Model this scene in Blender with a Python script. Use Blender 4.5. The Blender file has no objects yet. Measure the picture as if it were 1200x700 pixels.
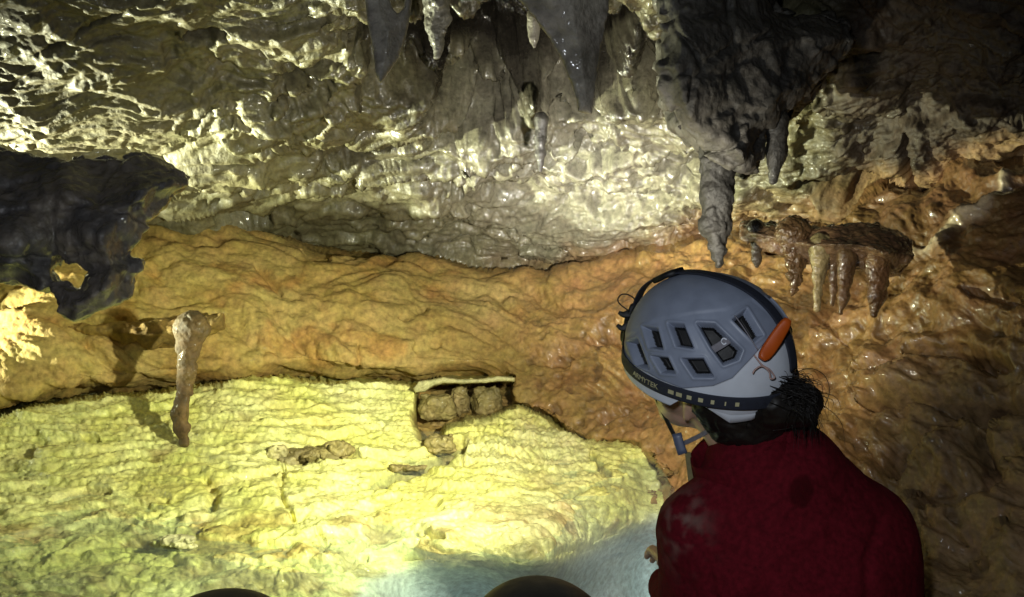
import bpy, math
import numpy as np

scene = bpy.context.scene
COL = scene.collection
rng = np.random.default_rng(11)

# ------------------------------------------------------------------ camera frame
CAM = np.array([0.0, 0.0, 1.6])
PITCH = math.radians(-8.0)
CP, SP = math.cos(PITCH), math.sin(PITCH)
FPX = 1000.0                                  # focal length, in pixels of a 1200 px wide picture


def c2w(c):
    """camera axes (x right, y up, z towards the viewer) -> world"""
    c = np.asarray(c, float)
    x, y, d = c[..., 0], c[..., 1], -c[..., 2]
    return np.stack([CAM[0] + x, CAM[1] + d * CP - y * SP, CAM[2] + d * SP + y * CP], -1)


def S(px, py, d):
    """point in camera axes seen at a pixel of the photograph, d metres away"""
    px, py, d = np.broadcast_arrays(np.asarray(px, float), np.asarray(py, float), np.asarray(d, float))
    return np.stack([(px - 600) / FPX * d, (350 - py) / FPX * d, -d], -1)


def W(px, py, d):
    return c2w(S(px, py, d))


# ------------------------------------------------------------------ noise
_perm = np.random.default_rng(5).permutation(256).astype(np.int64)
PERM = np.concatenate([_perm, _perm, _perm]).astype(np.int32)
_g = np.random.default_rng(6).normal(size=(256, 3))
GRAD = (_g / np.linalg.norm(_g, axis=1)[:, None]).astype(np.float32)
GX, GY, GZ_ = (np.ascontiguousarray(GRAD[:, k]) for k in range(3))


def perlin(P, seed=0):
    P = np.asarray(P + seed * 17.371, np.float32)
    i = np.floor(P)
    f = P - i
    i = i.astype(np.int32) & 255
    fx, fy, fz = (np.ascontiguousarray(f[..., k]) for k in range(3))
    ix, iy, iz = (np.ascontiguousarray(i[..., k]) for k in range(3))
    u, v, w = (t * t * t * (t * (t * 6 - 15) + 10) for t in (fx, fy, fz))
    r = []
    for dx in (0, 1):
        a = PERM[ix + dx]
        for dy in (0, 1):
            b = PERM[a + iy + dy]
            c = []
            for dz in (0, 1):
                h = PERM[b + iz + dz]
                c.append(GX[h] * (fx - dx) + GY[h] * (fy - dy) + GZ_[h] * (fz - dz))
            r.append(c[0] + w * (c[1] - c[0]))
    p = r[0] + v * (r[1] - r[0])
    q = r[2] + v * (r[3] - r[2])
    return (p + u * (q - p)) * np.float32(1.5)


def fbm(P, freq, octv=4, gain=0.5, lac=2.03, seed=0, kind='n'):
    t, amp, norm = 0, 1.0, 0
    for k in range(octv):
        n = perlin(P * freq, seed + k * 3.1)
        if kind == 'b':
            n = np.abs(n) * 2 - 0.55             # round bumps, sharp creases
        elif kind == 'r':
            n = 0.55 - np.abs(n) * 2             # sharp ridges
        t = t + n * amp
        norm += amp
        amp *= gain
        freq *= lac
    return t / norm


def worley(P, freq, seed=0):
    """distance to the nearest and second nearest feature point"""
    Q = np.asarray(P * freq + seed * 7.77, np.float32)
    i = np.floor(Q).astype(np.int32)
    f = (Q - i).astype(np.float32)
    d1 = np.full(Q.shape[:-1], 9.0, np.float32)
    d2 = d1.copy()
    for dx in (-1, 0, 1):
        for dy in (-1, 0, 1):
            for dz in (-1, 0, 1):
                h = PERM[PERM[PERM[(i[..., 0] + dx) & 255] + ((i[..., 1] + dy) & 255)] + ((i[..., 2] + dz) & 255)]
                j = GRAD[h & 255] * 0.45 + 0.5
                v = (j[..., 0] + dx - f[..., 0]) ** 2 + (j[..., 1] + dy - f[..., 1]) ** 2 + (j[..., 2] + dz - f[..., 2]) ** 2
                d2 = np.minimum(d2, np.maximum(d1, v))
                d1 = np.minimum(d1, v)
    return np.sqrt(d1), np.sqrt(d2)


def sst(a, b, x):
    t = np.clip((x - a) / (b - a), 0, 1)
    return t * t * (3 - 2 * t)


def seg_dist(x, y, pts):
    """distance to a polyline and the position along it (0..1)"""
    pts = np.asarray(pts, float)
    best = np.full(x.shape, 1e9)
    along = np.zeros(x.shape)
    n = len(pts) - 1
    for k in range(n):
        (ax, ay), (bx, by) = pts[k], pts[k + 1]
        dx, dy = bx - ax, by - ay
        t = np.clip(((x - ax) * dx + (y - ay) * dy) / (dx * dx + dy * dy + 1e-9), 0, 1)
        d = np.hypot(x - ax - t * dx, y - ay - t * dy)
        m = d < best
        best = np.where(m, d, best)
        along = np.where(m, (k + t) / n, along)
    return best, along


def poly_sd(x, y, poly):
    """signed distance to a polygon, negative inside"""
    p = np.asarray(poly, float)
    d, _ = seg_dist(x, y, np.vstack([p, p[:1]]))
    ins = np.zeros(x.shape, bool)
    for k in range(len(p)):
        (ax, ay), (bx, by) = p[k], p[(k + 1) % len(p)]
        c = (ay > y) != (by > y)
        ins ^= c & (x < (bx - ax) * (y - ay) / (by - ay + 1e-12) + ax)
    return np.where(ins, -d, d)


def tps(ctrl):
    """smooth inverse depth through control points (px, py, metres)"""
    c = np.asarray(ctrl, float)
    xy = c[:, :2] / 500.0
    v = 1.0 / c[:, 2]
    n = len(c)

    def ker(r2):
        return 0.5 * r2 * np.log(r2 + 1e-9)
    K = ker(((xy[:, None] - xy[None]) ** 2).sum(-1)) + np.eye(n) * 1e-4
    Pm = np.hstack([np.ones((n, 1)), xy])
    A = np.block([[K, Pm], [Pm.T, np.zeros((3, 3))]])
    sol = np.linalg.solve(A, np.concatenate([v, np.zeros(3)]))

    def f(px, py):
        X, Y = px / 500.0, py / 500.0
        o = sol[n] + sol[n + 1] * X + sol[n + 2] * Y
        for k in range(n):
            o = o + sol[k] * ker((X - xy[k, 0]) ** 2 + (Y - xy[k, 1]) ** 2)
        return o
    return f


# ------------------------------------------------------------------ mesh helpers
def link(name, me, mat=None, parent=None, smooth=True):
    ob = bpy.data.objects.new(name, me)
    COL.objects.link(ob)
    for m in (mat if isinstance(mat, (list, tuple)) else [mat]):
        if m is not None:
            me.materials.append(m)
    if smooth and len(me.polygons):
        me.polygons.foreach_set('use_smooth', np.ones(len(me.polygons), bool))
    if parent is not None:
        ob.parent = parent
        wl, q = parent.location.copy(), parent.parent
        while q is not None:
            wl, q = wl + q.location, q.parent
        ob.location = -wl                       # vertices are in world space
    return ob


def mesh_np(name, V, Q):
    V = np.asarray(V, np.float32).reshape(-1, 3)
    Q = np.asarray(Q, np.int32)
    k = Q.shape[1]
    me = bpy.data.meshes.new(name)
    me.vertices.add(len(V))
    me.vertices.foreach_set('co', V.ravel())
    me.loops.add(Q.size)
    me.loops.foreach_set('vertex_index', Q.ravel())
    me.polygons.add(len(Q))
    me.polygons.foreach_set('loop_start', np.arange(0, Q.size, k, dtype=np.int32))
    me.update(calc_edges=True)
    me.validate()
    return me


def grid_quads(ny, nx, wrap=False):
    a = np.arange(ny * nx).reshape(ny, nx)
    if wrap:
        a = np.concatenate([a, a[:, :1]], 1)
    return np.stack([a[:-1, :-1], a[:-1, 1:], a[1:, 1:], a[1:, :-1]], -1).reshape(-1, 4)


def set_attr(me, name, val):
    val = np.asarray(val, np.float32)
    if val.shape[-1] == 3 and val.ndim >= 2:
        v = val.reshape(-1, 3)
        at = me.attributes.new(name, 'FLOAT_COLOR', 'POINT')
        at.data.foreach_set('color', np.hstack([v, np.ones((len(v), 1), np.float32)]).ravel())
    else:
        at = me.attributes.new(name, 'FLOAT', 'POINT')
        at.data.foreach_set('value', val.ravel())


def grid_normals(P):
    du = np.gradient(P, axis=1)
    dv = np.gradient(P, axis=0)
    n = np.cross(du, dv)
    n /= np.linalg.norm(n, axis=-1, keepdims=True) + 1e-12
    s = np.sign((n * (CAM - P)).sum(-1, keepdims=True))
    return n * np.where(s == 0, 1, s)


def blur(a, n=1):
    for _ in range(n):
        p = np.pad(a, ((1, 1), (1, 1)) + ((0, 0),) * (a.ndim - 2), mode='edge')
        a = (p[:-2, 1:-1] + p[2:, 1:-1] + p[1:-1, :-2] + p[1:-1, 2:] + 4 * a) / 8
    return a


def vert_normals(V, Q):
    fn = np.cross(V[Q[:, 2]] - V[Q[:, 0]], V[Q[:, 3]] - V[Q[:, 1]])
    N = np.zeros_like(V)
    for k in range(4):
        for a in range(3):
            N[:, a] += np.bincount(Q[:, k], fn[:, a], len(V))
    return N / (np.linalg.norm(N, axis=1, keepdims=True) + 1e-12)


def surface_nets(vals, org, h):
    """quads around the zero set of a signed distance grid"""
    ins = vals < 0
    nx, ny, nz = vals.shape
    c = np.zeros((nx - 1, ny - 1, nz - 1), np.int8)
    for dx in (0, 1):
        for dy in (0, 1):
            for dz in (0, 1):
                c += ins[dx:nx - 1 + dx, dy:ny - 1 + dy, dz:nz - 1 + dz]
    act = (c > 0) & (c < 8)
    idx = np.argwhere(act)
    cid = np.full(act.shape, -1, np.int64)
    cid[act] = np.arange(len(idx))
    acc = np.zeros((len(idx), 3))
    cnt = np.zeros(len(idx))
    corners = [(0, 0, 0), (1, 0, 0), (0, 1, 0), (1, 1, 0), (0, 0, 1), (1, 0, 1), (0, 1, 1), (1, 1, 1)]
    cv = [vals[idx[:, 0] + a, idx[:, 1] + b, idx[:, 2] + d] for a, b, d in corners]
    for p in range(8):
        for q in range(p + 1, 8):
            A, B = np.array(corners[p]), np.array(corners[q])
            if np.abs(A - B).sum() != 1:
                continue
            va, vb = cv[p], cv[q]
            m = (va < 0) != (vb < 0)
            t = np.where(m, va / (va - vb + 1e-20), 0)
            acc += np.where(m[:, None], A + t[:, None] * (B - A), 0)
            cnt += m
    V = (idx + acc / cnt[:, None]) * h + org
    quads = []
    for ax in range(3):
        sl = [slice(1, -1)] * 3
        sl[ax] = slice(0, -1)
        s2 = list(sl)
        s2[ax] = slice(1, None)
        a, b = ins[tuple(sl)], ins[tuple(s2)]
        e = np.argwhere(a != b)
        off = [1, 1, 1]
        off[ax] = 0
        e = e + off
        flip = ins[e[:, 0], e[:, 1], e[:, 2]]
        o1, o2 = [(1, 2), (2, 0), (0, 1)][ax]

        def cell(da, db):
            k = e.copy()
            k[:, o1] -= da
            k[:, o2] -= db
            return cid[k[:, 0], k[:, 1], k[:, 2]]
        q = np.stack([cell(0, 0), cell(1, 0), cell(1, 1), cell(0, 1)], 1)
        q = np.where(flip[:, None], q, q[:, ::-1])
        quads.append(q)
    Q = np.concatenate(quads)
    Q = Q[(Q >= 0).all(1)]
    return V, Q


def cones_sdf(P, segs, k=0.02):
    """smooth union of round cones ((p0, r0), (p1, r1)); P (...,3)"""
    out = None
    for (a, ra), (b, rb) in segs:
        a, b = np.asarray(a, float), np.asarray(b, float)
        ab = b - a
        t = np.clip(((P - a) @ ab) / (ab @ ab + 1e-12), 0, 1)
        d = np.linalg.norm(P - a - t[..., None] * ab, axis=-1) - (ra + (rb - ra) * t)
        if out is None:
            out = d
        else:
            h = np.clip(0.5 + 0.5 * (out - d) / k, 0, 1)
            out = out * (1 - h) + d * h - k * h * (1 - h)
    return out


def grid_pts(lo, hi, h):
    lo, hi = np.asarray(lo, float), np.asarray(hi, float)
    n = np.ceil((hi - lo) / h).astype(int) + 1
    ax = [lo[k] + np.arange(n[k]) * h for k in range(3)]
    G = np.stack(np.meshgrid(*ax, indexing='ij'), -1)
    return G, lo


# ------------------------------------------------------------------ materials
def nd(nt, typ, **kw):
    n = nt.nodes.new(typ)
    for k, v in kw.items():
        if k.startswith('i_'):
            n.inputs[k[2:].replace('_', ' ')].default_value = v
        else:
            setattr(n, k, v)
    return n


def new_mat(name):
    m = bpy.data.materials.new(name)
    m.use_nodes = True
    nt = m.node_tree
    return m, nt, nt.nodes['Principled BSDF']


def rock_mat(name, bump=1.0, fine=140.0, rough=(0.28, 0.75), coat=0.5):
    """colour and wetness come with the mesh (mineral staining and, on the ceiling, painted shade); grain and bump from noise"""
    m, nt, bs = new_mat(name)
    L = nt.links.new
    tc = nd(nt, 'ShaderNodeTexCoord')
    at = nd(nt, 'ShaderNodeAttribute', attribute_name='Col')
    wet = nd(nt, 'ShaderNodeAttribute', attribute_name='wet')
    n1 = nd(nt, 'ShaderNodeTexNoise', i_Scale=fine * 0.35, i_Detail=8.0, i_Roughness=0.62)
    n2 = nd(nt, 'ShaderNodeTexNoise', i_Scale=fine, i_Detail=6.0, i_Roughness=0.6)
    n3 = nd(nt, 'ShaderNodeTexNoise', i_Scale=9.0, i_Detail=7.0, i_Roughness=0.65)
    for n in (n1, n2, n3):
        L(tc.outputs['Object'], n.inputs['Vector'])
    mr = nd(nt, 'ShaderNodeMapRange', i_From_Min=0.3, i_From_Max=0.7, i_To_Min=0.62, i_To_Max=1.38)
    L(n1.outputs['Fac'], mr.inputs['Value'])
    vm = nd(nt, 'ShaderNodeVectorMath', operation='SCALE')
    L(at.outputs['Color'], vm.inputs[0])
    L(mr.outputs['Result'], vm.inputs['Scale'])
    hs = nd(nt, 'ShaderNodeHueSaturation')
    mr2 = nd(nt, 'ShaderNodeMapRange', i_From_Min=0.3, i_From_Max=0.7, i_To_Min=0.485, i_To_Max=0.515)
    L(n3.outputs['Fac'], mr2.inputs['Value'])
    L(mr2.outputs['Result'], hs.inputs['Hue'])
    L(vm.outputs['Vector'], hs.inputs['Color'])
    L(hs.outputs['Color'], bs.inputs['Base Color'])
    # wet patches: attribute plus noise
    ad = nd(nt, 'ShaderNodeMath', operation='MULTIPLY_ADD')
    L(n3.outputs['Fac'], ad.inputs[0])
    ad.inputs[1].default_value = 0.9
    mm = nd(nt, 'ShaderNodeMath', operation='SUBTRACT')
    L(wet.outputs['Fac'], mm.inputs[0])
    mm.inputs[1].default_value = 0.45
    L(mm.outputs[0], ad.inputs[2])
    cl = nd(nt, 'ShaderNodeClamp')
    L(ad.outputs[0], cl.inputs['Value'])
    rr = nd(nt, 'ShaderNodeMapRange', i_To_Min=rough[1], i_To_Max=rough[0])
    L(cl.outputs[0], rr.inputs['Value'])
    L(rr.outputs[0], bs.inputs['Roughness'])
    cm = nd(nt, 'ShaderNodeMath', operation='MULTIPLY')
    cm.inputs[1].default_value = coat
    L(cl.outputs[0], cm.inputs[0])
    L(cm.outputs[0], bs.inputs['Coat Weight'])
    bs.inputs['Coat Roughness'].default_value = 0.09
    bs.inputs['Coat IOR'].default_value = 1.4
    b1 = nd(nt, 'ShaderNodeBump', i_Strength=0.55 * bump, i_Distance=0.012)
    b2 = nd(nt, 'ShaderNodeBump', i_Strength=0.5 * bump, i_Distance=0.004)
    L(n1.outputs['Fac'], b1.inputs['Height'])
    L(n2.outputs['Fac'], b2.inputs['Height'])
    L(b1.outputs['Normal'], b2.inputs['Normal'])
    L(b2.outputs['Normal'], bs.inputs['Normal'])
    return m


def simple_mat(name, col, rough=0.5, bump=0.0, scale=80.0, vary=0.15, metal=0.0, spec=0.5, sheen=0.0, sss=0.0):
    m, nt, bs = new_mat(name)
    L = nt.links.new
    tc = nd(nt, 'ShaderNodeTexCoord')
    n = nd(nt, 'ShaderNodeTexNoise', i_Scale=scale, i_Detail=5.0)
    n2 = nd(nt, 'ShaderNodeTexNoise', i_Scale=scale * 0.12, i_Detail=5.0)
    L(tc.outputs['Object'], n.inputs['Vector'])
    L(tc.outputs['Object'], n2.inputs['Vector'])
    mr = nd(nt, 'ShaderNodeMapRange', i_From_Min=0.3, i_From_Max=0.7, i_To_Min=1 - vary, i_To_Max=1 + vary)
    L(n2.outputs['Fac'], mr.inputs['Value'])
    vm = nd(nt, 'ShaderNodeVectorMath', operation='SCALE')
    vm.inputs[0].default_value = col
    L(mr.outputs['Result'], vm.inputs['Scale'])
    L(vm.outputs['Vector'], bs.inputs['Base Color'])
    r2 = nd(nt, 'ShaderNodeMapRange', i_From_Min=0.3, i_From_Max=0.7, i_To_Min=max(0.05, rough - 0.1), i_To_Max=min(1, rough + 0.1))
    L(n2.outputs['Fac'], r2.inputs['Value'])
    L(r2.outputs[0], bs.inputs['Roughness'])
    bs.inputs['Metallic'].default_value = metal
    bs.inputs['Specular IOR Level'].default_value = spec
    if sheen:
        bs.inputs['Sheen Weight'].default_value = sheen
    if sss:
        bs.inputs['Subsurface Weight'].default_value = sss
        bs.inputs['Subsurface Radius'].default_value = (0.012, 0.005, 0.003)
        bs.inputs['Subsurface Scale'].default_value = 0.6
    if bump:
        b = nd(nt, 'ShaderNodeBump', i_Strength=bump, i_Distance=0.003)
        L(n.outputs['Fac'], b.inputs['Height'])
        L(b.outputs['Normal'], bs.inputs['Normal'])
    return m


M_CEIL = rock_mat('grey_limestone', 1.0, 110, (0.16, 0.7), 0.9)
M_WALL = rock_mat('ochre_limestone', 0.8, 120, (0.20, 0.85), 0.7)
M_FLOW = rock_mat('flowstone', 0.8, 150, (0.35, 0.7), 0.25)
M_HANG = rock_mat('dark_wet_rock', 1.2, 110, (0.16, 0.6), 0.9)


def tag(o, label=None, cat=None, group=None, kind=None):
    if label:
        o['label'] = label
    if cat:
        o['category'] = cat
    if group:
        o['group'] = group
    if kind:
        o['kind'] = kind
    return o


# ------------------------------------------------------------------ the rock surfaces
def axis(lo, a, b, hi, step, n):
    return np.concatenate([np.linspace(lo, a, n, endpoint=False), np.arange(a, b, step), np.linspace(b, hi, n)])


def mix3(a, b, t):
    return np.asarray(a) * (1 - t[..., None]) + np.asarray(b) * t[..., None]


YTOP = np.array([(-500, 300), (0, 300), (120, 292), (156, 286), (166, 268), (185, 258), (215, 253), (250, 252), (290, 262), (330, 275), (380, 288),
                 (430, 296), (500, 300), (560, 312), (600, 321), (640, 326), (680, 314), (720, 300), (770, 290), (830, 280),
                 (870, 266), (905, 264), (940, 262), (985, 255), (1010, 232), (1040, 214), (1080, 222), (1120, 190), (1150, 182), (1200, 188), (1700, 150)], float)


def ytop(px):
    return np.interp(px, YTOP[:, 0], YTOP[:, 1])


FLOOR_POLY = [(-600, 520), (-200, 500), (0, 487), (40, 476), (100, 466), (170, 461), (240, 452), (290, 444), (330, 442), (400, 448), (440, 447), (490, 450),
              (520, 443), (600, 443), (602, 474), (625, 481), (645, 492), (662, 506), (690, 515), (730, 517), (750, 519), (774, 560), (784, 604),
              (800, 640), (820, 760), (820, 1000), (-600, 1000)]

f_ceil = tps([(-500, -300, 1.5), (0, -300, 1.7), (600, -300, 1.8), (1200, -300, 1.7), (1700, -300, 1.4),
              (-500, 0, 2.9), (0, 0, 2.6), (300, 0, 2.75), (600, 0, 2.95), (800, 0, 2.95), (1000, 0, 2.75), (1200, 0, 2.5), (1700, 0, 2.0),
              (-500, 150, 3.5), (0, 150, 2.95), (300, 150, 3.3), (600, 150, 3.6), (800, 150, 3.55), (1000, 150, 3.2), (1200, 150, 2.85), (1700, 150, 2.2),
              (0, 250, 3.7), (300, 250, 4.2), (600, 250, 4.25), (700, 280, 4.2), (1000, 250, 3.5), (1200, 250, 3.0),
              (0, 400, 4.8), (600, 400, 4.9), (1200, 400, 3.9), (-500, 400, 5.6), (1700, 400, 2.6)])
f_wall = tps([(-500, 300, 5.0), (0, 300, 3.75), (200, 270, 4.0), (330, 290, 4.1), (600, 320, 4.2), (700, 310, 4.05), (800, 285, 3.85), (1000, 250, 3.2), (1200, 190, 2.75), (1700, 180, 2.0),
              (-500, 400, 5.0), (0, 390, 3.35), (200, 370, 3.6), (350, 380, 3.72), (500, 380, 3.85), (600, 400, 3.8), (700, 400, 3.6), (800, 380, 3.4), (1000, 350, 2.85), (1200, 330, 2.35), (1700, 350, 1.7),
              (-500, 480, 5.0), (0, 450, 3.2), (240, 430, 3.5), (400, 430, 3.6), (600, 445, 3.65), (700, 500, 3.3), (800, 500, 3.05), (1000, 470, 2.5), (1200, 450, 2.15),
              (770, 560, 2.85), (800, 600, 2.6), (1000, 600, 2.2), (1200, 600, 1.85), (1000, 720, 1.95), (1200, 720, 1.65), (1700, 720, 1.2), (800, 760, 2.2), (400, 600, 3.9), (0, 600, 3.6), (-500, 650, 3.0)])


def planed(py, z):
    """depth at which a horizontal sheet z metres below the camera is seen on a pixel row"""
    return z / (-(350 - py) / FPX * CP - SP)


f_floor = tps([(-500, 510, 2.75), (0, 487, 3.12), (120, 466, 3.3), (240, 452, 3.4), (330, 443, 3.5), (490, 448, 3.55), (600, 446, 3.6), (660, 500, 3.3), (730, 517, 3.12), (757, 522, 3.05),
               (0, 540, 2.9), (200, 530, 2.98), (400, 520, 3.08), (560, 500, 3.22), (640, 560, 2.86), (740, 570, 2.75), (500, 560, 2.85),
               (-500, 600, planed(600, .97)), (0, 592, planed(592, .97)), (200, 600, planed(600, .98)), (380, 625, planed(625, .975)), (520, 645, planed(645, .985)), (640, 655, planed(655, 1.0)), (762, 603, planed(603, 1.0)),
               (0, 660, planed(660, 1.015)), (200, 660, planed(660, 1.02)), (0, 720, planed(720, 1.02)), (300, 720, planed(720, 1.03)), (480, 690, planed(690, 1.13)), (430, 715, planed(715, 1.08)),
               (560, 695, planed(695, 1.22)), (580, 668, planed(668, 1.06)), (680, 690, planed(690, 1.26)), (740, 650, planed(650, 1.2)), (800, 700, planed(700, 1.26)),
               (-500, 900, planed(900, 1.05)), (300, 950, planed(950, 1.06)), (800, 950, planed(950, 1.25))])


def finish_patch(name, P, mat, col, wet):
    me = mesh_np(name, P.reshape(-1, 3), grid_quads(*P.shape[:2]))
    set_attr(me, 'Col', col)
    set_attr(me, 'wet', wet)
    o = link(name, me, mat)
    tag(o, kind='structure')
    return o


def carve(X, Y, lst):
    """grooves: (polyline, half width px, depth m)"""
    o = np.zeros(X.shape)
    for pts, w, dep in lst:
        d, t = seg_dist(X, Y, pts)
        taper = np.sqrt(np.clip(4 * t * (1 - t), 0, 1)) * 0.7 + 0.3
        o += dep * np.exp(-(d / (w * taper)) ** 2)
    return o


# ---- ceiling ---------------------------------------------------------------
def build_ceiling():
    xs = axis(-520, -30, 1230, 1700, 1.25, 50)
    ys = axis(-300, -12, 332, 400, 1.15, 45)
    X, Y = np.meshgrid(xs, ys)
    inv = f_ceil(X, Y)
    yt = ytop(X)
    inv_w = f_wall(X, Y)
    # pass behind the bank below
    k = sst(14, 48, Y - yt)
    inv = np.where(k > 0, inv * (1 - k) + np.minimum(inv, inv_w - 0.012) * k, inv)
    P = W(X, Y, 1 / inv)
    n = grid_normals(blur(P, 3))
    # squash coordinates so that bumps run in long wavy streaks
    Q = np.stack([P[..., 0] * 0.62 + P[..., 2] * 0.35, P[..., 1] * 1.35 - P[..., 0] * 0.22, P[..., 2] * 2.1 - P[..., 0] * 0.3], -1)
    warp = np.stack([perlin(P * 2.3, 41), perlin(P * 2.3, 42), perlin(P * 2.3, 43)], -1)
    Q = Q + warp * 0.22 + 0.05 * np.stack([perlin(P * 7.3, 44), perlin(P * 7.3, 45), perlin(P * 7.3, 46)], -1)
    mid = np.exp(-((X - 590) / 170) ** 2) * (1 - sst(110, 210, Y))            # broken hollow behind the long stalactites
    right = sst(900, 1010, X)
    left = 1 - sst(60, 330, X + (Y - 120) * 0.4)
    big = fbm(Q, 2.4, 3, 0.45, seed=1)
    D = (0.12 + 0.08 * mid - 0.03 * left) * big
    c1, c2 = worley(Q + 0.03 * np.stack([perlin(P * 11, 47), perlin(P * 11, 48), perlin(P * 11, 49)], -1), 5.2, 4)
    D = D + (0.056 + 0.03 * mid - 0.022 * right - 0.032 * left) * (c1 - 0.5)        # scalloped cups with crests between
    ov = perlin(Q * 2.6, 79) + 0.30 * perlin(Q * 7.0, 80)
    D = D + (0.045 - 0.030 * left) * sst(-0.07, 0.10, ov)                       # overlapping sheets
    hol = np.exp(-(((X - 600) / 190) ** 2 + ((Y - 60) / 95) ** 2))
    D = D - 0.50 * sst(0.38, 0.70, hol + 0.30 * perlin(P * 3.3, 77) + 0.14 * perlin(P * 9, 78))
    wide = np.exp(-((X - 640) / 260) ** 2) * (1 - sst(190, 250, Y))
    D = D - 0.13 * wide * sst(0.0, 0.34, perlin(Q * 4.2, 83) + .3 * perlin(P * 14, 84))
    D = D - carve(X, Y, [([(212, 48), (240, 46), (268, 44)], 5, .10), ([(325, 97), (358, 98), (392, 103)], 5, .10),
                         ([(250, 247), (285, 246), (318, 250)], 6, .13), ([(-20, 178), (60, 186), (150, 183), (235, 205)], 4, .05),
                         ([(430, 110), (470, 108), (500, 98)], 13, .16), ([(545, 190), (600, 190)], 7, .06), ([(640, 130), (720, 118)], 18, .2),
                         ([(930, 215), (1000, 222), (1060, 215)], 9, .14), ([(780, 30), (760, 80), (775, 130)], 16, .2), ([(1065, 150), (1075, 210)], 7, .1),
                         ([(40, 62), (110, 28), (160, 10)], 3, .03), ([(0, 105), (50, 80)], 3, .025)])
    P = P + n * D[..., None]
    n = grid_normals(blur(P, 1))
    k1, k2 = worley(Q + 0.012 * np.stack([perlin(P * 25, 57), perlin(P * 25, 58), perlin(P * 25, 59)], -1), 17, 8)
    D2 = (0.018 - 0.010 * right - 0.006 * left) * (k1 - .5) + 0.030 * fbm(Q, 9, 3, 0.55, seed=9) + 0.010 * fbm(Q * np.array([.6, 1, 1.5]), 26, 2, .5, seed=11)
    D2 = D2 * (1 + .35 * wide) + 0.004 * fbm(P, 42, 3, 0.55, seed=14)
    D2 = D2 + 0.010 * mid * fbm(P, 60, 2, 0.6, seed=15, kind='b')
    P = P + n * D2[..., None]
    v = fbm(P, 3.0, 4, seed=20)
    col = mix3((0.20, 0.185, 0.100), (0.125, 0.115, 0.066), sst(-.3, .35, v))
    col = mix3(col, (0.13, 0.115, 0.075), np.clip(left * 0.9, 0, 1))  # shade by the rock shelf painted in: darker colour at the left
    cen = np.exp(-((X - 640) / 230) ** 2) * (1 - sst(190, 270, Y))
    col = mix3(col, (0.085, 0.076, 0.056), cen * .85)
    col = mix3(col, (0.030, 0.019, 0.011), right * 0.97)  # near-black colour paints the shade beyond the hanging rock
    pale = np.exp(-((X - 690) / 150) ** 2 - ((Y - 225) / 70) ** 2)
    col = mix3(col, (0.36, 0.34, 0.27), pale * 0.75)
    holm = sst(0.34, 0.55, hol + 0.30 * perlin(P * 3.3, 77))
    col = mix3(col, (0.020, 0.017, 0.014), np.maximum(0.75 * mid * sst(-.15, .25, fbm(P, 7, 3, seed=25)), .95 * holm))  # darkness inside the hollow is painted into the colour
    near_b = (1 - sst(6, 48, ytop(X) - Y + 22 * perlin(P * 6, 28))) * sst(520, 680, X)
    col = mix3(col, (0.27, 0.165, 0.075), near_b * .85)
    wet = np.clip(0.45 + 0.75 * np.exp(-((X - 690) / 230) ** 2) - 0.55 * right - 0.2 * (1 - sst(150, 400, X)) + 0.3 * fbm(P, 4, 3, seed=27), 0, 1)
    return finish_patch('cave_ceiling', P, M_CEIL, col, wet)


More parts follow.
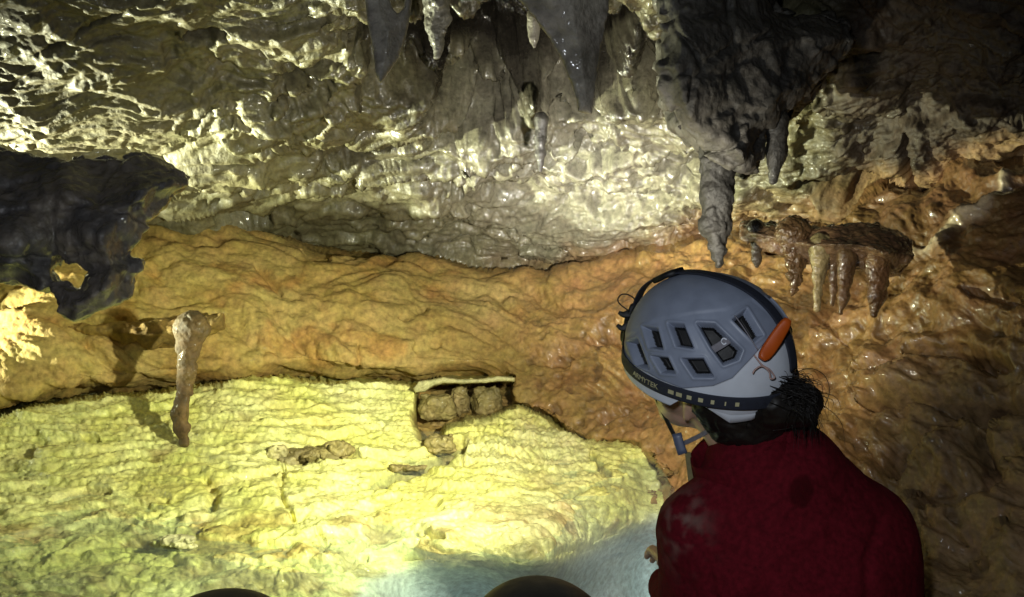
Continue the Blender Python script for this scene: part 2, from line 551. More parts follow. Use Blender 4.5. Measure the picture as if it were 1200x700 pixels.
# ---- ochre bank and brown wall ---------------------------------------------
def build_wall():
    xs = axis(-520, -30, 1230, 1700, 1.25, 50)
    ys = axis(110, 172, 712, 800, 1.3, 22)
    X, Y = np.meshgrid(xs, ys)
    inv = f_wall(X, Y)
    jag = perlin(np.stack([X / 26, Y / 60, X * 0], -1), 3) * 5 + perlin(np.stack([X / 9, Y / 30, X * 0], -1), 4) * 2
    yt = ytop(X) + jag * sst(500, 700, X)
    inv_c = f_ceil(X, Y)
    # upper edge rolls back behind the ceiling
    r = Y - yt
    k = sst(-14, 7, r)
    inv = np.minimum(inv_c - 0.016, inv) * (1 - k) + inv * k
    lf = 1 - sst(560, 640, X)
    inv = inv - 0.006 * np.exp(-np.clip(r, 0, 99) / 16) * (k > 0.2) * lf
    # pool opening: go behind the floor
    sd = poly_sd(X, Y, FLOOR_POLY)
    inv_f = f_floor(X, Y)
    dep_edge = sst(3, -4, sd) if False else 1 - sst(-5, 4, sd)
    inv = inv * (1 - dep_edge) + np.minimum(inv, inv_f - 0.035) * dep_edge
    # undercut above the pool on the left
    und = np.exp(-(np.clip(sd, 0, 99) / 11) ** 2) * (1 - sst(560, 600, X)) * (sd > -2)
    inv = inv - 0.022 * und
    P = W(X, Y, 1 / inv)
    n = grid_normals(blur(P, 4))
    warp = np.stack([perlin(P * 2.1, 51), perlin(P * 2.1, 52), perlin(P * 2.1, 53)], -1)
    Q = np.stack([P[..., 0] * 0.7 + P[..., 2] * 0.5, P[..., 1], P[..., 2] * 1.6 - P[..., 0] * 0.2], -1) + warp * 0.14
    pop = sst(940, 1010, X) * sst(335, 400, Y)
    D = (0.07 + 0.03 * (1 - lf)) * fbm(Q, 2.4, 3, seed=31)
    Qs = np.stack([P[..., 0] * .62 + P[..., 2] * .3, P[..., 1] * 1.1, P[..., 2] * 1.6 + P[..., 0] * .45], -1) + warp * .2
    D = D + (0.040 - 0.012 * (1 - lf) + 0.012 * pop) * fbm(Qs, 4.8, 2, 0.45, seed=34, kind='b')
    w1, w2 = worley(P + warp * 0.03, 7.0, 3)
    D = D + pop * 0.085 * (0.55 - w1)
    D = D - pop * 0.08 * sst(0.08, 0.5, perlin(P * 4.6, 88))
    D = D - carve(X, Y, [([(1010, 470), (1060, 462), (1110, 470), (1200, 462)], 9, .10), ([(1085, 585), (1130, 560), (1180, 565)], 24, .11), ([(890, 285), (960, 280), (1060, 290)], 13, .14), ([(1130, 480), (1210, 470)], 13, .11), ([(1140, 500), (1150, 560)], 12, .1), ([(1030, 540), (1050, 520), (1095, 505)], 8, .07), ([(1060, 410), (1110, 400), (1160, 430)], 8, .08),
                         ([(1080, 600), (1095, 622), (1130, 632)], 5, .022),
                         ([(1080, 412), (1130, 405), (1180, 425)], 9, .05), ([(1130, 340), (1200, 350)], 8, .04), ([(1000, 432), (1060, 428)], 8, .05),
                         ([(690, 395), (715, 385), (735, 400)], 12, .07), ([(640, 420), (665, 415)], 8, .04), ([(700, 492), (735, 478)], 7, .05),
                         ([(905, 352), (950, 362), (985, 395), (1005, 428)], 1.8, .012), ([(470, 372), (500, 362)], 7, .03), ([(485, 408), (515, 402)], 8, .035),
                         ([(355, 293), (385, 303)], 8, .05), ([(300, 310), (330, 345)], 4, .02), ([(760, 545), (768, 575)], 6, .06),
                         ([(420, 400), (421, 425), (424, 440)], 2, .015), ([(0, 352), (30, 368)], 3, .02)])
    vein_d, _ = seg_dist(X, Y, [(1065, 292), (1085, 288), (1100, 285), (1125, 262), (1150, 255), (1170, 240), (1186, 210)])
    D = D + 0.022 * np.exp(-(vein_d / 6) ** 2)
    P = P + n * D[..., None]
    n = grid_normals(blur(P, 1))
    D2 = (0.011 - 0.001 * pop - 0.002 * lf) * fbm(Qs, 14, 3, 0.5, seed=38, kind='b') + 0.0045 * fbm(P, 40, 3, 0.55, seed=39)
    pits = sst(0.28, 0.5, perlin(P * 17, 93)) * (1 - lf) * sst(330, 380, Y)
    D2 = D2 - 0.010 * pits
    P = P + n * D2[..., None]
    v = fbm(P, 2.6, 4, seed=60)
    och = mix3((0.40, 0.275, 0.078), (0.47, 0.345, 0.115), sst(-.3, .3, v))
    och = mix3(och, (0.42, 0.23, 0.058), sst(.05, .4, fbm(P, 4.5, 4, seed=66)) * 0.7)
    brn = mix3((0.31, 0.175, 0.062), (0.22, 0.12, 0.042), sst(-.3, .3, v))
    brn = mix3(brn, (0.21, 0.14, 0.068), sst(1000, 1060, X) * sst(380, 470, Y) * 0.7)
    t = sst(520, 720, X + 60 * perlin(P * 3, 70))
    col = mix3(och, brn, t)
    col = mix3(col, col * np.array([1.30, 1.34, 1.36]), t * (1 - sst(820, 960, X)))
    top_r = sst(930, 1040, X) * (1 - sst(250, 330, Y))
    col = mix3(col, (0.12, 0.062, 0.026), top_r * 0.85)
    col = mix3(col, (0.55, 0.45, 0.30), np.exp(-(vein_d / 4.5) ** 2) * 0.85)
    col = mix3(col, (0.10, 0.06, 0.03), pits * 0.5)
    wet = np.clip(-0.08 + 0.8 * t + 0.25 * fbm(P, 5, 3, seed=72) - 0.45 * sst(1010, 1080, X) * sst(400, 480, Y), 0, 1)
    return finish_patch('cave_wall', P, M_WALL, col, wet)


# ---- flowstone floor of the pool -------------------------------------------
ALCOVE = [(489, 454), (515, 447), (601, 445), (603, 476), (575, 488), (545, 490), (522, 500), (508, 512), (497, 500), (486, 482)]


def build_floor():
    xs = axis(-520, -30, 800, 1000, 1.0, 45)
    ys = np.concatenate([np.arange(428, 712, 0.9), np.linspace(712, 960, 60)])
    X, Y = np.meshgrid(xs, ys)
    inv = f_floor(X, Y)
    inv_w = f_wall(X, Y)
    sd = poly_sd(X, Y, FLOOR_POLY)
    out = sst(-2, 5, sd)
    inv = inv * (1 - out) + np.minimum(inv, np.minimum(inv_w, inv) - 0.03) * out
    al = 1 - sst(-4, 3, poly_sd(X, Y, ALCOVE))
    inv = inv - al * 0.035 - 0.022 * sst(715, 768, X) ** 1.5 * sst(520, 560, Y) - 0.008 * sst(690, 760, X)
    P = W(X, Y, 1 / inv)
    up = np.broadcast_to(np.array([0, -0.45, 0.9]), P.shape)
    n = up
    warp = np.stack([perlin(P * 3.1, 61), perlin(P * 3.1, 62), perlin(P * 3.1, 63)], -1)
    Q = P + warp * 0.09
    D = 0.028 * fbm(Q, 3.2, 3, seed=81) + 0.014 * fbm(Q * np.array([.8, 1.3, 1]), 8, 3, 0.5, seed=83, kind='b')
    tr = carve(X, Y, [([(546, 520), (520, 532), (490, 545), (455, 560), (435, 568)], 7, .075), ([(320, 522), (350, 530), (385, 524), (420, 532)], 8, .05),
                      ([(420, 532), (470, 536), (500, 528)], 4, .03), ([(238, 562), (252, 576), (244, 596)], 7, .03), ([(240, 570), (300, 555), (330, 545)], 4, .025),
                      ([(333, 545), (326, 566), (330, 585), (345, 606)], 3.5, .016), ([(345, 606), (420, 600), (470, 585)], 3, .010), ([(560, 640), (600, 615), (650, 600)], 3, .010), ([(60, 583), (100, 573), (130, 575)], 4, .035), 
                      ([(20, 530), (50, 518)], 7, .02), ([(95, 508), (115, 515)], 5, .02), ([(693, 528), (705, 545), (716, 556)], 3.5, .05),
                      ([(415, 640), (440, 625), (480, 622), (520, 628)], 4, .03), ([(470, 648), (520, 655)], 3, .025), ([(400, 665), (430, 645)], 3, .02), ([(370, 618), (380, 628), (376, 642)], 5, .02),
                      ([(485, 478), (498, 505), (520, 520), (545, 518)], 9, .07), ([(640, 590), (690, 572), (720, 560)], 2.5, .014),
                      ([(160, 545), (220, 540), (290, 538)], 2.5, .02), ([(280, 470), (350, 476), (460, 478)], 2.0, .012), ([(300, 490), (380, 495), (470, 505)], 2.0, .014), ([(330, 505), (400, 510), (460, 520)], 2.0, .012)])
    calm = 1 - sst(-12, 14, poly_sd(X, Y, [(400, 720), (430, 678), (500, 660), (600, 664), (650, 662), (700, 642), (768, 606), (900, 600), (900, 960), (400, 960)]))
    D = (D - tr) * (1 - .75 * calm)
    P = P + n * D[..., None]
    # small rimstone dams following the slope, broken by noise
    slope = P[..., 1] * 0.55 + P[..., 2] * 1.2
    fl = np.exp(-(((X - 610) / 95) ** 2 + ((Y - 515) / 42) ** 2))
    ph = slope * 46 + 5.0 * fbm(P, 3.5, 3, seed=85)
    ph2 = slope * 170 + 9.0 * fbm(P, 7, 3, seed=86)
    rim = np.abs(np.sin(ph))
    rim = 1 - rim ** 0.6
    upper = 1 - sst(560, 610, Y + 25 * perlin(P * 4, 90))
    st = slope * 12 + 1.8 * fbm(P, 2.4, 3, seed=87)
    fr_ = st - np.floor(st)
    D2 = 0.020 * (sst(.72, 1.0, fr_) - fr_) + 0.015 * rim * upper + 0.0055 * (1 - np.abs(np.sin(ph2)) ** .6) * (.25 + .75 * upper)
    # radiating comb of the fan on the right
    ang = np.arctan2((Y - 640) * 1.7, X - 590)
    comb = np.abs(np.sin(ang * 62 + 5.0 * fbm(P, 14, 2, seed=88)))
    D2 = D2 + fl * 0.012 * (comb - 0.5)
    w1, w2 = worley(Q * np.array([1, .75, 1]), 42, 9)
    D2 = D2 + (0.008 * upper * (1 - fl * .6) + 0.002) * (0.5 - w1)
    D2 = D2 + 0.0035 * fbm(Q, 30, 3, 0.6, seed=95, kind='b')
    wavy = (1 - upper) * fbm(np.stack([P[..., 0] * .6 + P[..., 1] * .5, P[..., 1] * 1.2, P[..., 2]], -1) + warp * .08, 15, 3, seed=97, kind='b')
    D2 = D2 + 0.024 * wavy
    P = P + n * (D2 * (1 - .93 * calm))[..., None]
    v = fbm(P, 3.5, 4, seed=101)
    col = mix3((0.70, 0.68, 0.20), (0.78, 0.77, 0.33), sst(-.3, .3, v))
    stain = np.clip(tr * 13, 0, 1) * 0.8
    stain = np.maximum(stain, al * 0.9)
    stain = np.maximum(stain, sst(.22, .45, fbm(P, 6, 4, seed=104)) * 0.6 * (1 - sst(180, 420, X)))
    stain = np.maximum(stain, sst(.10, .40, wavy) * 0 + (1 - upper) * sst(-.02, .25, -fbm(np.stack([P[..., 0] * .5 + P[..., 1] * .4, P[..., 1] * 1.5, P[..., 2]], -1) + warp * .1, 8, 4, seed=106)) * 0.62)
    col = mix3(col, (0.30, 0.19, 0.06), stain)
    deep = calm * .6 + .4 * sst(.03, .2, (CAM[2] - 1.0) - P[..., 2])
    col = mix3(col, (0.62, 0.74, 0.80), deep * 0.95)
    wet = np.clip(0.35 + 0.25 * v + 0.2 * (1 - upper), 0, 1)
    return finish_patch('cave_floor', P, M_FLOW, col, wet)


build_ceiling()
build_wall()
build_floor()

# the rock ground the cavers sit on and the dark passage behind the viewer
GZ = CAM[2] - 1.45
gx, gy = np.meshgrid(np.linspace(-7, 7, 220), np.linspace(-6, 9, 220))
G = np.stack([gx, gy, np.full(gx.shape, GZ)], -1)
G[..., 2] += 0.05 * fbm(G, 1.2, 4, seed=120) - 0.25 * sst(1.2, 1.8, gy)
me = mesh_np('cave_ground', G.reshape(-1, 3), grid_quads(220, 220))
set_attr(me, 'Col', mix3((0.22, 0.14, 0.06), (0.3, 0.2, 0.09), sst(-.3, .3, fbm(G, 2, 3, seed=121))))
set_attr(me, 'wet', np.full(gx.shape, 0.5))
tag(link('cave_ground', me, M_WALL), kind='structure')

# water of the pool
m, nt, bs = new_mat('pool_water')
nt.nodes.remove(bs)
L = nt.links.new
outn = nt.nodes['Material Output']
tr = nd(nt, 'ShaderNodeBsdfTransparent')
tr.inputs['Color'].default_value = (0.94, 0.985, 0.99, 1)
df = nd(nt, 'ShaderNodeBsdfDiffuse')
df.inputs['Color'].default_value = (0.42, 0.60, 0.78, 1)
gl = nd(nt, 'ShaderNodeBsdfGlossy')
gl.inputs['Roughness'].default_value = 0.03
lw = nd(nt, 'ShaderNodeLayerWeight', i_Blend=0.5)
pw = nd(nt, 'ShaderNodeMath', operation='POWER')
pw.inputs[1].default_value = 5.0
L(lw.outputs['Facing'], pw.inputs[0])
fr = nd(nt, 'ShaderNodeMath', operation='MULTIPLY_ADD')
L(pw.outputs[0], fr.inputs[0])
fr.inputs[1].default_value = 0.98
fr.inputs[2].default_value = 0.02
tc = nd(nt, 'ShaderNodeTexCoord')
nz = nd(nt, 'ShaderNodeTexNoise', i_Scale=9.0, i_Detail=4.0, i_Distortion=0.8)
L(tc.outputs['Object'], nz.inputs['Vector'])
bp = nd(nt, 'ShaderNodeBump', i_Strength=0.25, i_Distance=0.02)
L(nz.outputs['Fac'], bp.inputs['Height'])
L(bp.outputs['Normal'], gl.inputs['Normal'])
m1 = nd(nt, 'ShaderNodeMixShader')
m1.inputs[0].default_value = 0.08
L(tr.outputs[0], m1.inputs[1])
L(df.outputs[0], m1.inputs[2])
m2 = nd(nt, 'ShaderNodeMixShader')
L(fr.outputs[0], m2.inputs[0])
L(m1.outputs[0], m2.inputs[1])
L(gl.outputs[0], m2.inputs[2])
L(m2.outputs[0], outn.inputs['Surface'])
M_WATER = m
wz = CAM[2] - 1.0
wv = [(-2.6, 1.30, wz), (0.62, 1.30, wz), (0.62, 3.3, wz), (-2.6, 3.3, wz)]
me = mesh_np('water', wv, [(0, 1, 2, 3)])
tag(link('water', me, M_WATER), kind='structure')

# ------------------------------------------------------------------ hanging rock
LOGF = FPX


def frustum_rock(name, sdf, box, step, label, cat, group=None, col=(0.12, 0.10, 0.085), col2=None, wet=0.6, mat=None, rough=1.0, nz=0.010, nf=14.0, plates=0.0):
    """rock from a signed distance in (px, py, 1000 ln d); sdf returns pixels"""
    G, lo = grid_pts((box[0], box[1], LOGF * math.log(box[4])), (box[2], box[3], LOGF * math.log(box[5])), step)
    v = sdf(G[..., 0], G[..., 1], G[..., 2])
    dm = math.sqrt(box[4] * box[5])
    near = np.abs(v) < 1000 / dm * nz * 2.2 + step * 3
    Pn = W(G[near][:, 0], G[near][:, 1], np.exp(G[near][:, 2] / LOGF))
    v[near] -= rough * (LOGF / dm) * (nz * fbm(Pn, nf, 3, 0.55, seed=len(name) + 130, kind='b') + 0.6 * nz * perlin(Pn * nf * .4, 7))
    if plates:
        wp = Pn + .03 * np.stack([perlin(Pn * 9, 31), perlin(Pn * 9, 32), perlin(Pn * 9, 33)], -1)
        e1, e2 = worley(wp * np.array([1, .5, 1.3]), 7.5, 5)
        v[near] += (LOGF / dm) * plates * (1 - sst(0.0, 0.22, e2 - e1)) - (LOGF / dm) * plates * .8 * sst(.1, .9, e1)
    V, Q = surface_nets(v, lo, step)
    P = W(V[:, 0], V[:, 1], np.exp(V[:, 2] / LOGF))
    for _ in range(1):
        N = vert_normals(P, Q)
        if ((CAM - P) * N).sum() < 0:
            pass
        P = P + N * (nz * 0.25 * fbm(P, nf * 4, 3, 0.6, seed=140))[:, None]
    base = P[np.argmax(P[:, 2])].copy()
    ob0 = None
    me = mesh_np(name, P - base, Q)
    t = sst(-.3, .3, fbm(P, 8, 4, seed=150))
    set_attr(me, 'Col', mix3(col, col2 if col2 is not None else np.asarray(col) * 0.6, t))
    set_attr(me, 'wet', np.clip(wet + 0.3 * fbm(P, 6, 3, seed=151), 0, 1))
    ob = link(name, me, mat or M_HANG)
    ob.location = base
    if label:
        tag(ob, label, cat, group)
    return ob


def rod_sdf(pts, d, flat=1.0, k=6.0, tilt=0.0):
    """hanging spike through (px, py, radius px); flat<1 thins it along the view"""
    c = LOGF * math.log(d)

    def f(a, b, w):
        P = np.stack([a, b, (w - c - tilt * (b - pts[0][1])) / flat], -1)
        return cones_sdf(P, [((np.array([p[0], p[1], 0]), p[2]), (np.array([q[0], q[1], 0]), q[2])) for p, q in zip(pts[:-1], pts[1:])], k)
    return f


def slab_sdf(poly, d, half, round_=8.0, holes=(), slope=(0, 0), wob=0.0, taper=(0.35, 45)):
    """thick rock sheet of an outline; half thickness in px-equivalents, sloping in depth"""
    c = LOGF * math.log(d)
    cx, cy = np.mean(np.asarray(poly, float), 0)

    def f(a, b, w):
        A, B = a[:, :, 0], b[:, :, 0]
        s = poly_sd(A, B, poly)
        for h in holes:
            s = np.maximum(s, -poly_sd(A, B, h))
        thick = half * (taper[0] + (1 - taper[0]) * sst(0, taper[1], -s))
        mid = c + slope[0] * (A - cx) + slope[1] * (B - cy)
        if wob:
            mid = mid + wob * perlin(np.stack([A / 60, B / 60, A * 0], -1), 5)
        dz = np.abs(w - mid[..., None]) - thick[..., None] + round_
        s = s[..., None] + round_
        return np.minimum(np.maximum(s, dz), 0) + np.hypot(np.maximum(s, 0), np.maximum(dz, 0)) - round_
    return f


def rod(name, pts, d, label, cat='stalactite', group='stalactites hanging from the cave ceiling', step=1.6, flat=1.0, nz=0.006, nf=20, tilt=0.0, **kw):
    a = np.asarray(pts, float)
    r = a[:, 2].max() + 14
    dd = (r * max(flat, .3) + abs(tilt) * (a[:, 1].max() - a[:, 1].min())) / LOGF
    box = (a[:, 0].min() - r, a[:, 1].min() - r, a[:, 0].max() + r, a[:, 1].max() + r, d * math.exp(-dd), d * math.exp(dd))
    return frustum_rock(name, rod_sdf(pts, d, flat, tilt=tilt), box, step, label, cat, group, nz=nz, nf=nf, **kw)


GREY = (0.17, 0.155, 0.125)
# the large dark shelf of rock at the left, with a hole through it
LROCK = [(-260, 60), (-120, 110), (0, 172), (60, 186), (110, 188), (165, 184), (205, 194), (232, 206), (206, 232), (188, 250), (170, 268), (160, 288), (156, 300),
         (167, 306), (160, 324), (150, 340), (140, 352), (128, 360), (112, 366), (96, 376), (88, 380), (79, 373), (66, 366), (68, 352), (64, 343), (40, 340), (20, 335), (4, 333),
         (-8, 326), (-40, 340), (-110, 352), (-260, 360)]
LHOLE = [(58, 316), (68, 306), (74, 312), (90, 307), (100, 318), (99, 328), (92, 336), (78, 328), (66, 326)]
frustum_rock('rock_shelf', slab_sdf(LROCK, 1.95, 60, 6, [LHOLE], slope=(0.1, -0.4), wob=26), (-270, 40, 245, 392, 1.62, 2.75), 2.2,
             'dark wet jagged rock shelf with a hole through it at the left edge', 'rock', col=(0.18, 0.155, 0.13), col2=(0.09, 0.085, 0.085), wet=1.0, nz=0.022, nf=8, plates=.014)

frustum_rock('stalactite', slab_sdf([(418, -80), (427, 0), (431, 30), (437, 62), (440, 88), (446, 97), (453, 90), (466, 70), (476, 42), (482, 10), (492, -80)], 2.0, 26, 6, [[(456, -12), (459, 8), (466, 17), (473, 9), (476, -12)]], slope=(.35, 0)), (405, -90, 505, 108, 1.84, 2.18), 1.5,
             'smooth grey blade stalactite with a notch, left of the two large ones at the top', 'stalactite', 'stalactites hanging from the cave ceiling', col=(.30, .275, .225), col2=(.2, .18, .145), wet=.3, nz=.003, nf=20)
frustum_rock('stalactite', slab_sdf([(575, -90), (606, 0), (625, 22), (648, 52), (662, 76), (672, 98), (676, 118), (677, 131), (693, 133), (697, 104), (703, 62), (713, 12), (722, -90)], 1.85, 30, 6, slope=(.35, .1)), (560, -100, 740, 145, 1.68, 2.05), 1.7,
             'broad pale grey drape stalactite with square tip, the widest at the top', 'stalactite', 'stalactites hanging from the cave ceiling', col=(.32, .29, .235), col2=(.19, .17, .135), wet=.3, nz=.006, nf=15)
rod('stalactite', [(512, 0, 16), (511, 30, 13), (512, 48, 9), (514, 66, 4)], 2.6, 'short knobbly grey stalactite just right of the smooth grey blade', col=(.09, .085, .07), wet=.5, nz=.014)
rod('stalactite', [(634, 140, 9), (633, 165, 6), (633, 180, 5), (633, 200, 2.5)], 3.1, 'thin dark stalactite tip over the pale glistening rock', col=(.06, .055, .05), wet=.5)
rod('stalactite', [(627, 20, 10), (625, 44, 5), (626, 54, 3)], 2.3, 'tiny blunt grey stalactite beside the broad pale drape', col=GREY, wet=.5, step=1.2)
rod('stalactite', [(846, 130, 40), (842, 190, 22), (841, 225, 21), (840, 262, 17), (842, 292, 9), (843, 307, 6)], 2.2, 'thick charcoal stalactite pointing down at the white helmet', col=(0.028, 0.026, 0.023), wet=.0, nz=.012)
rod('stalactite', [(910, 140, 16), (910, 178, 12), (906, 212, 5)], 2.25, 'stubby dark stalactite below the flaky grey rock mass', col=(0.045, 0.042, 0.037), wet=.1, nz=.007)

# flaky hanging rock mass at upper right
HPOLY = [(770, -90), (775, 0), (782, 40), (776, 80), (784, 118), (796, 150), (820, 172), (850, 186), (872, 203), (884, 194), (892, 160), (910, 148), (922, 128), (946, 112), (960, 84),
         (985, 62), (996, 45), (990, 30), (960, 20), (930, 28), (905, 12), (900, -90)]
frustum_rock('hanging_rock', slab_sdf(HPOLY, 2.52, 180, 10, slope=(0.75, -0.1), wob=16, taper=(0.8, 20)), (745, -100, 1015, 222, 1.78, 3.4), 2.5,
             'flaky charcoal grey rock mass hanging above the helmet at upper right', 'rock', col=(0.085, 0.078, 0.066), col2=(0.05, 0.046, 0.04), wet=0.05, plates=0.028, nz=0.03, nf=9)
# column of ochre dripstone over the pool
rod('stalactite', [(224, 386, 22), (220, 408, 13), (218, 436, 11), (216, 458, 9), (211, 482, 9.5), (212, 502, 9), (216, 520, 6)], 3.0, 'ochre dripstone hanging over the yellow pool at left, alone', col=(0.15, 0.095, 0.034), col2=(0.08, 0.05, 0.019), wet=.2, nz=.012, tilt=0.0, mat=M_WALL)
frustum_rock('dripstone_ledge', slab_sdf([(60, 378), (120, 380), (170, 378), (225, 372), (262, 366), (262, 384), (236, 400), (215, 404), (196, 402), (180, 408), (160, 400), (146, 404), (128, 396), (90, 392)], 3.44, 50, 8), (48, 345, 280, 425, 3.15, 3.8), 1.9,
             'low ochre ledge with short drips that carries the lone dripstone', 'rock ledge', col=(0.30, 0.19, 0.05), wet=.0, nz=.022, nf=9, mat=M_WALL)

# cluster of little brown stalactites at right
BRN = (0.13, 0.075, 0.035)
rod('stalactite', [(886, 268, 12), (887, 290, 6.5), (887, 304, 5), (887, 311, 3)], 2.55, 'little black pencil stalactite, leftmost of the brown row', group='small stalactites in a row at right', col=(.05, .04, .03), wet=.8, step=1.1)
rod('stalactite', [(930, 275, 22), (933, 305, 11), (931, 325, 8), (929, 341, 4)], 2.5, 'knobbly brown stalactite next to the black pencil one', group='small stalactites in a row at right', col=BRN, wet=.9, step=1.2, nz=.012, nf=30)
rod('stalactite', [(962, 290, 17), (959, 325, 7), (958, 345, 5.5), (958, 362, 4)], 2.46, 'slim yellowish stalactite, palest of the brown row', group='small stalactites in a row at right', col=(0.24, 0.19, 0.09), wet=.9, step=1.1, nz=.006)
rod('stalactite', [(980, 290, 11), (977, 325, 5), (975, 357, 3)], 2.48, 'thinnest brown stalactite behind the slim yellowish one', group='small stalactites in a row at right', col=BRN, wet=.8, step=1.1)
rod('stalactite', [(992, 300, 12), (990, 330, 8), (988, 350, 7), (985, 366, 3.5)], 2.42, 'banded brown finger stalactite in the middle of the row', group='small stalactites in a row at right', col=(0.15, 0.085, 0.04), wet=.85, step=1.1)
rod('stalactite', [(1030, 305, 16), (1029, 330, 11), (1027, 348, 10), (1025, 368, 4)], 2.4, 'fattest brown stalactite at the right end of the row', group='small stalactites in a row at right', col=(0.17, 0.09, 0.04), wet=.85, step=1.1, nz=.009)
frustum_rock('dripstone_ledge', slab_sdf([(868, 262), (900, 262), (940, 268), (985, 262), (1030, 265), (1062, 280), (1072, 300), (1052, 320), (1030, 322), (1005, 312), (975, 310), (945, 306), (915, 296), (885, 288), (868, 280)], 2.56, 100, 6, slope=(-.25, -.3)), (850, 245, 1088, 338, 2.2, 3.0), 1.9,
             'rough wet brown ledge from which the row of small stalactites hangs', 'rock ledge', col=(0.17, 0.10, 0.05), col2=(0.08, 0.05, 0.03), wet=.9, nz=.02, nf=18)

# thin calcite ledge over the alcove and stones in it
frustum_rock('calcite_shelf', slab_sdf([(484, 455), (491, 447), (505, 445), (520, 442), (541, 445), (566, 444), (585, 441), (603, 443), (603, 447), (584, 447), (566, 449), (543, 450), (522, 449), (508, 452), (498, 459), (487, 460)], 3.5, 60, 2.5), (476, 432, 612, 468, 3.25, 3.75), 1.2,
             'thin pale yellow calcite shelf over the dark alcove of the pool', 'rock ledge', col=(0.70, 0.66, 0.32), wet=.2, nz=.004, nf=30, mat=M_FLOW)


def stone(px, py, d, rx, ry, rz, label, col=(0.36, 0.29, 0.11), group='stones in the hollows of the flowstone'):
    c = LOGF * math.log(d)

    def f(a, b, w):
        q = np.stack([(a - px) / rx, (b - py) / ry, (w - c) / rz], -1)
        q = q + .32 * np.stack([perlin(q * .9 + px, 3), perlin(q * .9 + py, 4), perlin(q * .9 + px, 6)], -1)
        e = np.abs(q) ** 2.6
        return (e.sum(-1) ** (1 / 2.6) - 1) * min(rx, ry)
    frustum_rock('stone', f, (px - rx - 8, py - ry - 8, px + rx + 8, py + ry + 8, d * math.exp(-(rz + 10) / LOGF), d * math.exp((rz + 10) / LOGF)), 1.1, label, 'stone', group, col=col, wet=.25, nz=.016, nf=16, mat=M_FLOW)


stone(512, 476, 3.62, 20, 16, 20, 'large rounded brown stone at the left of the dark alcove')
stone(570, 472, 3.72, 18, 19, 18, 'tall brown boulder standing in the right of the alcove')
stone(541, 466, 3.75, 11, 17, 14, 'narrow upright stone between two boulders in the alcove', col=(0.38, 0.3, 0.12))
stone(514, 522, 3.15, 19, 11, 20, 'round brown stone below the alcove by the fan of flowstone')
stone(366, 533, 3.0, 27, 9, 24, 'largest brown stone in the gap in the middle of the flowstone')
stone(338, 542, 2.90, 9, 7, 10, 'small tan pebble in the gap left of the large brown stone', col=(0.5, 0.42, 0.2))
stone(325, 530, 2.94, 10, 8, 10, 'pale yellow pebble at the left end of the gap', col=(0.7, 0.62, 0.3))
stone(398, 527, 3.0, 16, 8, 16, 'flat brown stone at the right end of the gap')
stone(203, 634, 2.36, 21, 8, 20, 'pale yellow flat stone awash in the shallow water at left', col=(0.75, 0.7, 0.4))
stone(480, 549, 2.95, 22, 6, 16, 'long brown stone wedged in the trench under the fan')

# ------------------------------------------------------------------ people
D0 = 1.46
M_RED = simple_mat('maroon_fabric', (0.115, 0.007, 0.013), 0.9, 0.6, 900, 0.3, spec=0.08)
def stains(mat):
    nt = mat.node_tree
    bs = nt.nodes['Principled BSDF']
    src = bs.inputs['Base Color'].links[0].from_socket
    a = nd(nt, 'ShaderNodeAttribute', attribute_name='damp')
    b = nd(nt, 'ShaderNodeAttribute', attribute_name='dust')
    m1 = nd(nt, 'ShaderNodeMix', data_type='RGBA')
    m2 = nd(nt, 'ShaderNodeMix', data_type='RGBA')
    k = nd(nt, 'ShaderNodeMath', operation='MULTIPLY')
    k.inputs[1].default_value = 0.7
    nt.links.new(a.outputs['Fac'], k.inputs[0])
    nt.links.new(k.outputs[0], m1.inputs['Factor'])
    nt.links.new(src, m1.inputs[6])
    m1.inputs[7].default_value = (0.03, 0.002, 0.003, 1)
    k2 = nd(nt, 'ShaderNodeMath', operation='MULTIPLY')
    k2.inputs[1].default_value = 0.5
    nt.links.new(b.outputs['Fac'], k2.inputs[0])
    nt.links.new(k2.outputs[0], m2.inputs['Factor'])
    nt.links.new(m1.outputs[2], m2.inputs[6])
    m2.inputs[7].default_value = (0.30, 0.24, 0.20, 1)
    nt.links.new(m2.outputs[2], bs.inputs['Base Color'])


stains(M_RED)
M_SHELL = simple_mat('slate_shell', (0.25, 0.285, 0.375), 0.45, 0.05, 300, 0.1)
M_WHITE = simple_mat('white_shell', (0.66, 0.70, 0.78), 0.38, 0.04, 300, 0.06)
M_BLACK = simple_mat('black_plastic', (0.008, 0.008, 0.009), 0.6, 0.1, 300, 0.2)
M_STRAP = simple_mat('navy_webbing', (0.018, 0.022, 0.038), 0.7, 0.5, 1400, 0.2)
M_MARK = simple_mat('reflective_marks', (0.50, 0.47, 0.28), 0.5, 0.0, 200, 0.1)
M_ORANGE = simple_mat('orange_rubber', (0.50, 0.085, 0.006), 0.5, 0.1, 200, 0.12)
M_SKIN = simple_mat('skin', (0.58, 0.36, 0.26), 0.4, 0.15, 500, 0.12, sss=0.08)
M_HAIR = simple_mat('black_hair', (0.010, 0.008, 0.007), 0.42, 0.0, 200, 0.2)
M_GREYWEB = simple_mat('grey_webbing', (0.22, 0.21, 0.24), 0.7, 0.4, 1200, 0.15)
M_OLIVE = simple_mat('olive_webbing', (0.20, 0.17, 0.07), 0.7, 0.4, 1200, 0.15)
M_CORD = simple_mat('pink_cord', (0.45, 0.30, 0.27), 0.7, 0.2, 900, 0.1)
M_BUCKLE = simple_mat('slate_buckle', (0.10, 0.12, 0.19), 0.4, 0.0, 200, 0.1)


